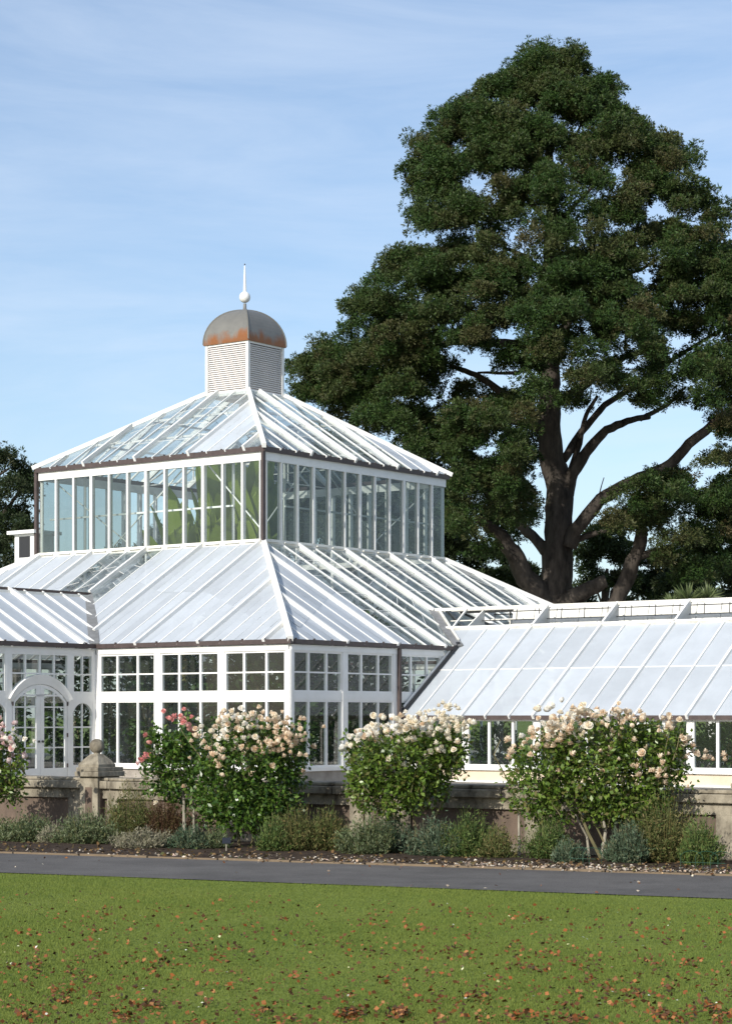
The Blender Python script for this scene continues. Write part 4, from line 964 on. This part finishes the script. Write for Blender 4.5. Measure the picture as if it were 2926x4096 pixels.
# wire hoop edging and plant label
M['wiregreen'] = mat('green_wire', (.015, .06, .035), .5, .4)
def hoops(u0, u1, k_, label):
    p = bed_at(u0, k_); q = bed_at(u1, k_); e = empty('wire_edging', (p[0], p[1], 0), label, 'wire fence', 0, 'green wire hoop edging'); L_ = np.linalg.norm(q - p); n_ = max(2, int(L_ / .13))
    for i in range(n_):
        a = (q - p) * i / n_; c_ = (q - p) * (i + 1.5) / n_; b = MB(); pts = []
        for t_ in np.linspace(0, math.pi, 9):
            s_ = (1 - math.cos(t_)) / 2; g_ = a * (1 - s_) + c_ * s_; pts.append((g_[0], g_[1], .02 + .13 + .07 * math.sin(t_)))
        pts = [(a[0], a[1], 0)] + pts + [(c_[0], c_[1], 0)]; b.tube(pts, .0028, 5); b.build('hoop', M['wiregreen'], e)
    b = MB(); b.tube([(0, 0, .10), tuple(q - p) + (.10,)], .003, 5); b.build('rail', M['wiregreen'], e)
hoops(2280, 2380, .22, 'low green wire hoops at the foot of the largest rose')
hoops(2720, 2900, .2, 'low green wire hoops beside the right edge pillar')
f = bed_at(905, .28); e = empty('plant_label', (f[0], f[1], 0), 'small dark plant label on a short stake below the broad cream rose', 'plant label', .3)
b = MB(); b.box(-.05, .05, -.004, .004, .13, .20); b.build('plate', mat('label_plate', (.03, .035, .05), .3, .5), e); b = MB(); b.box(-.006, .006, .005, .011, 0, .19); b.build('stake', M['stake'], e)

# leaves on the lawn
cl = []
for k_ in range(120):
    v = 3560 + 560 * rng.uniform(.1, 1) ** .8; u = rng.uniform(-150, 3100); cl.append((u, v, rng.integers(4, 16)))
for (u, v, c_) in ((1400, 4070, 90), (1600, 4070, 110), (600, 4040, 35), (250, 4010, 25), (500, 4085, 30), (2100, 3900, 14), (1900, 4000, 25), (2650, 4080, 40), (2430, 3980, 22), (2550, 3990, 30), (2850, 4050, 40), (2750, 3880, 14), (330, 3930, 14), (930, 3800, 14), (990, 3830, 12), (2300, 4090, 40), (100, 4060, 16), (1050, 4060, 20), (1380, 3785, 12), (2080, 4085, 30)): cl.append((u, v, c_))
lp = []
for (u, v, c_) in cl:
    for k_ in range(int(c_)): lp.append(gnd(u + rng.normal() * 28, min(4300, v + rng.normal() * 11))[:2])
for k_ in range(3200):
    v = 3545 + 700 * rng.uniform(0, 1) ** .75; u = rng.uniform(-200, 3126)
    if v < 3500 + .036 * u + 55: continue
    lp.append(gnd(u, v)[:2])
lp = np.array(lp)
leafc = [(.22, .065, .02), (.26, .10, .03), (.09, .04, .018), (.28, .085, .022), (.34, .16, .06), (.045, .025, .012), (.13, .05, .02), (.03, .025, .012), (.2, .07, .02)]
litter('fallen_leaves', lp, .031, mat('autumn_leaf', leafc[0], .7, .25, island=leafc), .022, .9, label='brown and orange autumn leaves scattered on the green lawn', cat='fallen leaves')
wp = np.array([gnd(rng.uniform(0, 2926), rng.uniform(3620, 4090))[:2] for k_ in range(70)])
litter('daisies', wp, .022, petal('daisy', [(.8, .8, .76), (.85, .85, .7), (.8, .75, .3)]), .03, .5, label='tiny white daisies dotted over the lawn', cat='daisies')
pth = np.array([ln(far0 * (1 - w_) + near0 * w_, t_) for w_, t_ in zip(rng.uniform(0.02, 1, 90) ** 2, rng.uniform(-7, 7, 90))])
litter('path_leaf_litter', pth, .035, mat('path_leaf', leafc[0], .7, .25, island=leafc[:3] + [(.7, .6, .45)]), .014, .5, label='a few stray leaves and petals on the grey path', cat='leaf litter')

NG = 520000
yy = 10.2 + (23.5 - 10.2) * rng.uniform(0, 1, NG) ** 1.15; xx = rng.uniform(-1, 1, NG) * (yy * .175 + .9)
nn_ = np.array([pa[1], -pa[0]]); inside = (np.stack([xx, yy], 1) - near0) @ nn_
ok = inside > .02 if ((np.array([0, 10]) - near0) @ nn_) > 0 else inside < -.02
edge_n = ok.sum(); xx, yy = xx[ok], yy[ok]; n1 = len(xx)
c = np.stack([xx, yy, np.zeros(n1)], 1); d = unit(np.stack([rng.normal(size=n1) * .55, rng.normal(size=n1) * .55, np.ones(n1)], 1))
hgt = rng.uniform(.010, .024, n1) * (1 + .5 * np.sin(xx * 2.1 + 1.3 * np.sin(yy * 1.3)) * .5)
s_ = unit(np.cross(d, rand_dirs(n1))) * .0022
M['grass'] = mat('grass_blade', (.135, .176, .036), .7, .12, col2=(.22, .24, .056), nscale=.7, island=[(.12, .175, .03), (.165, .225, .04), (.21, .25, .06), (.14, .20, .035)], trans=.25, ramp=(.35, .7))
g = np_mesh('grass', np.stack([c - s_, c + s_, c + d * hgt[:, None]], 1).reshape(-1, 3), 3, M['grass'])
tag(g, 'short mown green grass of the lawn', 'grass', None, 'stuff')

# ------------------------------------------------------------------ trees
DISP = 2926 / 1624
def tree(name, label, foot, Y0, clumps, limbs, m_, m_bark=None, tuft=.22, dens=1.0, spray=(.14, .046), nspray=18, puff=.50, grow=1.16, depth=None, group=None, back=True, flat=.75, seed=3, brown=.25, cat='tree'):
    rs = np.random.default_rng(seed); e = empty(name, (foot[0], foot[1], 0), label, cat, 0, group)
    org = np.array([foot[0], foot[1], 0.]); C_ = []; Dn = []; Tn = []; Sz = []
    for cidx, cl_ in enumerate(clumps):
        x, y, rx, ry = cl_[:4]; u, v = x * DISP, y * DISP
        halfw = depth(y); dx = (x * DISP - (foot[0] / Y0 * F_PX + U0)) * Y0 / F_PX
        md = math.sqrt(max(.5, halfw ** 2 - min(dx * dx, halfw ** 2 * .95)))
        offs = [cl_[4] * md] if len(cl_) > 4 else [-md * rs.uniform(.25, .85)] + ([md * rs.uniform(.1, .8)] if back and rs.uniform() < .65 else [])
        for of in offs:
            Y = Y0 + of; p = W3(u, v, Y); a = rx * DISP * Y / F_PX; c_ = ry * DISP * Y / F_PX
            a *= grow; c_ *= grow
            nsub = max(3, int(4.2 * (a * c_) ** .5 / 1.0)); ds_ = rs.normal(size=(nsub, 3)); ds_ /= np.linalg.norm(ds_, axis=1, keepdims=True)
            sc_ = p + ds_ * rs.uniform(.15, .85, (nsub, 1)) ** .6 * np.array([a, a, c_]) * .82
            sr_ = rs.uniform(.30, .55, nsub) * max(a, c_) * .95
            per = np.maximum(3, (dens * 5.2 * (sr_ / puff) ** 2).astype(int)); jj = np.repeat(np.arange(nsub), per); npf = len(jj)
            d = rs.normal(size=(npf, 3)); d /= np.linalg.norm(d, axis=1, keepdims=True); d[:, 2] = np.where(d[:, 2] < -.3, -d[:, 2] * .7, d[:, 2])
            r = rs.uniform(.55, 1.0, (npf, 1)); pc_ = sc_[jj] + d * r * sr_[jj][:, None] * np.array([1, 1, .85])
            tp = 10; q0 = rs.normal(size=(npf * tp, 3)); q0 /= np.linalg.norm(q0, axis=1, keepdims=True); q0[:, 2] = np.abs(q0[:, 2] + .25) - .25
            pr_ = rs.uniform(.6, 1.2, npf) * puff; ii = np.repeat(np.arange(npf), tp)
            q = pc_[ii] + q0 * (pr_[ii] * rs.uniform(.7, 1, len(ii)))[:, None] * np.array([.95, .95, 1.1]); C_.append(q); Dn.append(q0 * 1.3 + np.array([0, 0, .35]))
            bt = max(0, rs.normal() * .22 + brown - .2); pb_ = np.clip(rs.normal(size=npf) * .12 + (1 - r[:, 0]) * .3, -.2, .8)
            Tn.append(np.clip(bt + pb_[ii] + rs.normal(size=len(ii)) * .06, 0, .95))
    C_ = np.concatenate(C_); Dn = unit(np.concatenate(Dn)); Tn = np.concatenate(Tn)
    nt_ = len(C_); sz = rs.uniform(.7, 1.25, nt_) * tuft
    idx = np.repeat(np.arange(nt_), nspray); d = rs.normal(size=(len(idx), 3)); d /= np.linalg.norm(d, axis=1, keepdims=True)
    d = unit(d + Dn[idx] * .75)
    base = C_[idx] + d * (sz[idx, None] * rs.uniform(.15, .55, (len(idx), 1)))
    lnn = sz[idx] / tuft * spray[0] * rs.uniform(.7, 1.2, len(idx))
    nr = rs.normal(size=d.shape); vs = cards(base, d, lnn, spray[1] * rs.uniform(.7, 1.3, len(idx)), .05, unit(nr)) - org
    np_mesh('crown', vs, 4, m_, e, Tn[idx])
    for li, (pts, r0, r1) in enumerate(limbs):
        b = MB(); P_ = []
        for k_, pt in enumerate(pts):
            x, y = pt[:2]; dy = pt[2] if len(pt) > 2 else 0; P_.append(W3(x * DISP, y * DISP, Y0 + dy) - org)
        # subdivide with a gentle wobble
        Q = []; RR_ = []
        for k_ in range(len(P_) - 1):
            for t_ in np.linspace(0, 1, 5)[:-1]:
                w_ = (k_ + t_) / (len(P_) - 1); Q.append(P_[k_] * (1 - t_) + P_[k_ + 1] * t_ + (rs.normal(size=3) * min(r0, .5) * .07 if (k_ + t_) > 0 else 0)); RR_.append(r0 * (1 - w_) + r1 * w_)
        Q.append(P_[-1]); RR_.append(r1); b.tube(Q, RR_, 12 if r0 > .4 else 8, .10)
        o = b.build('trunk' if li == 0 else 'limb', m_bark or M['bark'], e, True)
    return e
PY = 96.0
pc = [(1215,155,62,45),(1150,180,55,42),(1290,185,60,42),(1105,215,48,40),(1210,225,85,45),(1330,228,48,40),(1270,262,60,38),(1170,150,45,32),(1255,150,45,32),
 (1020,262,34,34),(1000,298,34,26),(1062,285,55,42),(1130,290,60,36),(960,345,45,32),(925,385,26,20),(1010,368,50,34),(950,412,42,20),(915,430,20,16),
 (1085,345,55,40),(1170,335,60,36),(1250,325,45,36),(1335,298,50,38),(1420,305,44,32),(1478,322,38,36),(1440,365,50,34),(1500,370,28,32),(1380,345,45,30),
 (1225,385,55,42,-.8),(1105,425,50,28),(1000,452,50,24),(945,482,34,24),(1040,478,60,30),(1150,455,55,28),(1235,430,55,32,-.85),(1320,405,50,28),(1400,432,40,24),(1545,432,36,24),(1475,425,40,28),(1565,485,42,34),(1505,480,40,30),(1290,465,40,28),
 (950,580,50,26),(885,592,40,34),(845,645,42,34),(1010,560,50,28),(1095,530,60,28),(1065,590,55,36),(965,640,70,40),(880,700,60,40),(805,705,42,38),(1000,690,60,40),(1180,495,45,24,-.8),(1310,550,62,34,-.8),(1375,585,40,32,-.7),(1290,595,50,30),(1340,640,60,26,-.7),(1235,640,40,26),(1120,640,60,36),
 (1185,735,50,42,-.85),(1250,715,55,42,-.85),(1300,770,50,36,-.8),(1215,790,60,36,-.85),(1100,720,60,30),
 (1450,545,40,48),(1505,560,50,46),(1570,570,45,48),(1490,630,50,42),(1560,650,52,42),(1625,620,40,55),(1605,715,45,50),(1525,725,52,34),(1450,690,36,26),(1400,735,40,24,-.6),(1465,800,50,34),(1535,825,52,46),(1605,810,48,56),(1455,870,50,28),(1560,895,40,30),(1625,890,40,30),
 (1215,300,50,34,-.7),(1200,400,50,34,-.6),(1225,470,50,34,-.7),(1180,545,44,30,-.75),(1245,560,44,30,-.75),(1190,610,50,30,-.7),(1230,665,44,28,-.75),(1160,690,44,32,-.7),(1270,660,40,26,-.6),(1330,700,60,36,-.6),(1380,650,44,28,-.5),(1150,790,40,30,-.6),(1240,790,50,40,-.75),(1090,360,50,34,-.5),(1290,380,50,34,-.6),(1350,500,44,30,-.5),(1070,480,50,30,-.6),(1340,780,44,30,-.5),(1420,800,40,34,-.3),(940,860,60,36,-.3),(760,930,60,40,-.2),(840,980,70,40,-.2),(920,1010,60,40,-.1),(980,1080,50,40,.1),(1060,1120,44,40,.2),(1110,1170,44,34,.3),(1000,990,50,34,.2),(1060,1030,44,34,.3),(1120,1040,40,34,.3),(1010,880,50,30,-.2),(860,925,50,28,-.3),(900,820,60,36,-.4),(1040,860,30,26,.2),(1000,920,60,34,-.3),(1080,900,40,26,.2),(1165,1060,34,34,.2),(1178,1125,26,36,.25),(1185,1010,24,34,.2),(1160,980,34,26,.1),(1192,945,26,22,.2),(1130,1200,40,30,.2),(1100,1100,40,34,.1),(1140,900,44,26,.1),(1180,850,40,32,-.75),(1270,850,40,30,-.7),
 (1690,600,60,60),(1700,720,60,60),(1680,840,60,50),(1660,480,50,50),(1740,800,50,60),
 (725,785,40,32),(682,830,38,34),(760,835,60,42),(692,872,34,22),(850,780,70,42),(850,850,72,42),(935,760,60,40),(1000,765,50,34),(960,830,50,36),(905,905,72,36),(820,895,62,30),(730,880,50,26),
 (1060,925,58,38,-.7),(985,955,60,34),(1110,960,48,38),(955,1005,48,24),(1020,1000,45,26),(1130,1030,48,40),(1050,1075,45,30),(1020,1130,32,50),(1080,1150,50,34),(1130,1095,40,42),(1035,1195,42,34),(1075,1230,45,22),(1150,1000,40,50),(1170,930,30,40),(1140,1160,40,30),
 (1215,860,50,34,-.8),(1305,845,55,44,-.8),(1385,860,40,32,-.7),(1265,900,40,24),
 (1400,1115,52,34,-.7),(1465,1080,50,28),(1362,1155,32,26,-.7),(1445,1165,55,30),(1525,1125,55,40),(1605,1095,45,50),(1500,1220,62,34,-.7),(1570,1200,55,50),(1615,1255,40,44),(1545,1285,50,24),(1595,1030,45,26),(1660,1150,60,90),(1620,960,24,20)]
def in_poly(x, y, P_):
    c = False; j = len(P_) - 1
    for i in range(len(P_)):
        (xi, yi), (xj, yj) = P_[i], P_[j]
        if (yi > y) != (yj > y) and x < (xj - xi) * (y - yi) / (yj - yi) + xi: c = not c
        j = i
    return c
crown_a = [(1215,118),(1140,140),(1090,180),(1065,220),(1005,245),(978,290),(990,312),(940,330),(908,375),(912,425),(950,440),(928,480),(940,512),(990,520),(965,550),(875,572),(848,605),(806,645),(772,700),(765,750),(708,770),(656,810),(645,858),(668,885),(760,900),(830,945),(900,980),(985,1040),(1005,1235),(1090,1250),(1150,1190),(1190,1080),(1195,960),(1205,880),(1300,905),(1420,895),(1500,890),(1624,960),(1720,900),(1720,500),(1624,560),(1580,455),(1538,410),(1520,335),(1450,288),(1392,270),(1370,212),(1306,162),(1258,130)]
crown_b = [(1350,1130),(1400,1085),(1500,1065),(1600,1030),(1720,1000),(1720,1300),(1500,1300),(1440,1225),(1400,1180),(1352,1168)]
sky_holes = [(1090,845,48,26),(1235,378,20,12),(1205,588,24,14),(1150,650,18,14),(1430,520,20,38),(1438,618,30,26),(1290,795,30,14),(1420,795,60,14),(1370,1000,105,70),(1315,1150,38,60),(1030,528,60,12),(1340,885,40,16),(1470,960,60,34),(1085,1010,32,18),(1060,1180,24,16),(1120,565,26,10),(1290,440,16,12),(1050,395,28,12),(1110,735,16,10),(1520,775,26,12),(1010,885,16,12),(1580,745,20,12),(1480,1175,22,10)]
rf = np.random.default_rng(77); got = 0
while got < 440:
    x, y = rf.uniform(640, 1715), rf.uniform(115, 1295)
    if not (in_poly(x, y, crown_a) or in_poly(x, y, crown_b)): continue
    r_ = rf.uniform(17, 36)
    if any(((x - hx) / (hx_ + r_ * .75)) ** 2 + ((y - hy) / (hy_ + r_ * .55)) ** 2 < 1 for hx, hy, hx_, hy_ in sky_holes): continue
    if abs(x - 1232) < 45 + r_ and y > 830: continue
    pc.append((x, y, r_ * 1.25, r_ * .8)); got += 1
def pdepth(y): return np.interp(y, [110, 300, 500, 700, 900, 1250], [1.5, 6, 8.5, 10.5, 11, 8])
limbs = [([(1233,1420),(1232,1330),(1235,1260),(1240,1180),(1238,1080),(1222,1000),(1216,920),(1220,850),(1215,760),(1222,640),(1218,560),(1225,440),(1215,300),(1218,200)], .82, .12),
 ([(1262,1215,-.5),(1275,1180,-.7),(1330,1110,-1.5),(1400,1070,-2),(1475,1040,-2.2),(1530,985,-2.5),(1600,925,-2.5),(1680,880,-2.5)], .36, .16),
 ([(1258,1100,0),(1270,1050,-.5),(1310,990,-1),(1345,955,-1.2),(1390,935,-1),(1440,925,0)], .32, .12), ([(1262,1060,.3),(1285,985,.4),(1300,920,.6),(1325,880,1)], .16, .07),
 ([(1230,1370,0),(1200,1330,-.5),(1165,1280,-1),(1140,1225,-1.5),(1110,1190,-2),(1060,1150,-3)], .62, .22), ([(1215,1230,0),(1180,1190,.5),(1135,1150,.6),(1090,1100,1),(1040,1060,1),(990,1020,2)], .28, .12),
 ([(1240,1350,-.4),(1275,1325,-1),(1310,1305,-1.2),(1345,1290,-1.4)], .42, .30), ([(1350,1380,-1),(1375,1320,-1),(1400,1260,-1.2),(1422,1200,-1.4),(1430,1170,-1.6)], .42, .26), ([(1405,1240,-1.2),(1450,1225,-1.5),(1490,1215,-2)], .2, .1),
 ([(1265,1205,0),(1300,1190,-.5),(1345,1178,-1)], .18, .1), ([(1205,950,0),(1150,900,-1),(1090,855,-2),(1060,835,-2.6),(1000,810,-4)], .24, .09), ([(1190,800,-.3),(1150,828,-2),(1060,827,-2.6)], .12, .05),
 ([(1225,900,0),(1290,860,.5),(1340,820,1),(1390,790,1),(1450,770,1.5)], .24, .1), ([(1222,760,0),(1290,680,1),(1360,620,1.6),(1400,560,2),(1420,480,2)], .22, .07), ([(1370,610,1.6),(1420,600,2),(1480,560,2)], .1, .05),
 ([(1215,700,0),(1170,650,.5),(1120,610,.8),(1060,590,1.5)], .2, .07), ([(1220,620,0),(1170,570,-.5),(1110,545,-1)], .15, .06), ([(1220,520,0),(1280,450,.5),(1330,400,1)], .14, .05), ([(1222,500,0),(1160,430,0),(1100,380,.5),(1020,360,1)], .15, .05),
 ([(1220,420,0),(1260,340,.3),(1300,250,.5)], .1, .04), ([(1218,960,0),(1150,935,1),(1080,930,2),(990,940,3),(880,900,4)], .22, .07), ([(1210,780,0),(1120,760,1),(1000,760,2),(850,790,3),(720,830,3)], .24, .06), ([(1420,930,0),(1480,900,.5),(1520,860,.5)], .12, .05), ([(1320,1130,-1.5),(1340,1060,-1.5)], .04, .02),
 ([(1250,1020,0),(1290,960,1),(1340,900,2),(1420,850,3),(1520,780,3),(1620,720,3)], .2, .07)]
pf = W3(1233 * DISP, 2403, PY)
tree('pine_tree', 'huge dark green pine with thick forking trunk towering behind the glasshouse', (pf[0], PY), PY, pc, limbs, M['needle'], depth=pdepth, dens=1.0, seed=3, brown=.2)
# left tree
lc = [(15,1030,38,32),(50,1062,28,34),(-30,1040,50,45),(62,1092,18,26),(20,1085,30,24),(-10,1120,30,30),(-60,1120,60,60),(45,1140,34,18),(8,1165,30,16),(55,1182,26,18),(20,1200,36,20),(-20,1215,50,34),(-80,1220,60,50),(20,1240,45,26),(-90,1060,60,50),(60,1215,20,14),(-30,1270,60,40),(40,1275,50,30)]
ll = [([(-40,1500),(-45,1300),(-40,1180),(-50,1050),(-60,1000)], .5, .1), ([(-42,1200),(0,1150),(30,1110),(50,1080)], .16, .04), ([(-40,1230),(10,1190),(50,1160)], .14, .04), ([(-42,1120),(-10,1060),(20,1040)], .12, .04)]
lf = W3(-40 * DISP, 2400, 92); tree('pine_tree', 'dark pine at the left edge behind the roof ventilator', (lf[0], 92), 92, lc, ll, M['needle2'], depth=lambda y: 4, dens=.8, seed=8)
# background trees seen under and beside the pine and through the glass
def bgtree(label, xs, Y, n_, seed, m_='needle2', r=(24, 20), dens=.5, zfoot=None, tuft=.3, nsp=9, name='background_tree'):
    rs = np.random.default_rng(seed); x0, x1, y0, y1 = xs; cl_ = []
    for k_ in range(n_): 
        x = rs.uniform(x0, x1); e_ = 1 - abs((x - (x0 + x1) / 2) / ((x1 - x0) / 2)) ** 4 * .4; y = y1 - (y1 - y0) * rs.uniform(0, 1) ** .8 * e_
        cl_.append((x, y, rs.uniform(.6, 1.2) * r[0], rs.uniform(.6, 1.2) * r[1], rs.uniform(-.8, .8)))
    cx = (x0 + x1) / 2; ft = W3(cx * DISP, 2400, Y)
    lb = [([(cx, y1 + 250), (cx, (y0 + y1) / 2 + 20), (cx + 5, (y0 + y1) / 2)], .3, .08)] + [([(cx, y1 + 20), (cx + (x1 - x0) * q * .8, y0 + (y1 - y0) * .65)], .08, .03) for q in (-.3, .3, .15)]
    tree(name, label, (ft[0], Y), Y, cl_, lb, M[m_], depth=lambda y: (x1 - x0) / 2 * DISP * Y / F_PX * .8, dens=dens, seed=seed, back=False, nspray=nsp, tuft=tuft, spray=(.26, .08))
bgtree('lacy dark tree seen between the pine trunk and its right leaning stem', (1285, 1400, 1185, 1340), 118, 17, 21, r=(15, 13), dens=.30)
bgtree('lacy dark tree under the right end of the wing roof line and pine boughs', (1385, 1500, 1235, 1340), 120, 18, 22, r=(15, 12), dens=.34)
bgtree('dark tree filling the right edge below the pine boughs', (1480, 1680, 1250, 1360), 116, 26, 23, r=(22, 16), dens=.5)
bgtree('sparse bare tree left of the pine trunk above the lower roof', (1010, 1180, 1225, 1350), 115, 20, 24, r=(17, 12), dens=.30)
bgtree('dense tree seen through the shaded clerestory glass', (750, 1010, 1030, 1270), 104, 95, 25, r=(40, 32), dens=.8)
bgtree('dense tree behind the near clerestory corner seen through the glass', (540, 830, 985, 1270), 108, 110, 26, r=(40, 32), dens=.8)
bgtree('low tree behind the left clerestory seen through the glass', (180, 560, 1190, 1400), 112, 50, 27, r=(34, 26), dens=.45)
bgtree('dark low tree behind the left edge of the lower roof', (-120, 190, 1290, 1450), 100, 40, 28, r=(34, 26), dens=.5)
bgtree('dense low tree behind the right half of the wing', (1200, 1700, 1340, 1500), 105, 60, 29, r=(34, 26), dens=.5)
# spiky cabbage trees peeping over the wing ridge
for k_, (u, v, r_) in enumerate(((2750, 2385, .75), (2830, 2370, .6), (2690, 2400, .5))):
    Y = 80; p = W3(u, v, Y); e = empty('cabbage_tree', (p[0], Y, 0), ['spiky cabbage tree top peeping over the wing ridge, largest of the three', 'small spiky cabbage tree top nearest the right edge', 'smallest spiky cabbage tree top left of its neighbours'][k_], 'tree', 0, 'cabbage trees behind the wing')
    n_ = 110; d = rand_dirs(n_); d[:, 2] = np.abs(d[:, 2]) * .9 + .05; d = unit(d)
    np_mesh('crown', cards(np.tile([[0, 0, p[2] - .2]], (n_, 1)), d, rng.uniform(.7, 1.2, n_) * r_, .07, .03), 4, leafmat('cabbage_leaf', [(.08, .12, .04), (.18, .22, .09), (.12, .15, .06)]), e)
    b = MB(); b.tube([(0, 0, 0), (.1, 0, p[2] * .5), (0, 0, p[2] - .2)], [.14, .11, .08], 8); b.build('trunk', M['bark'], e)
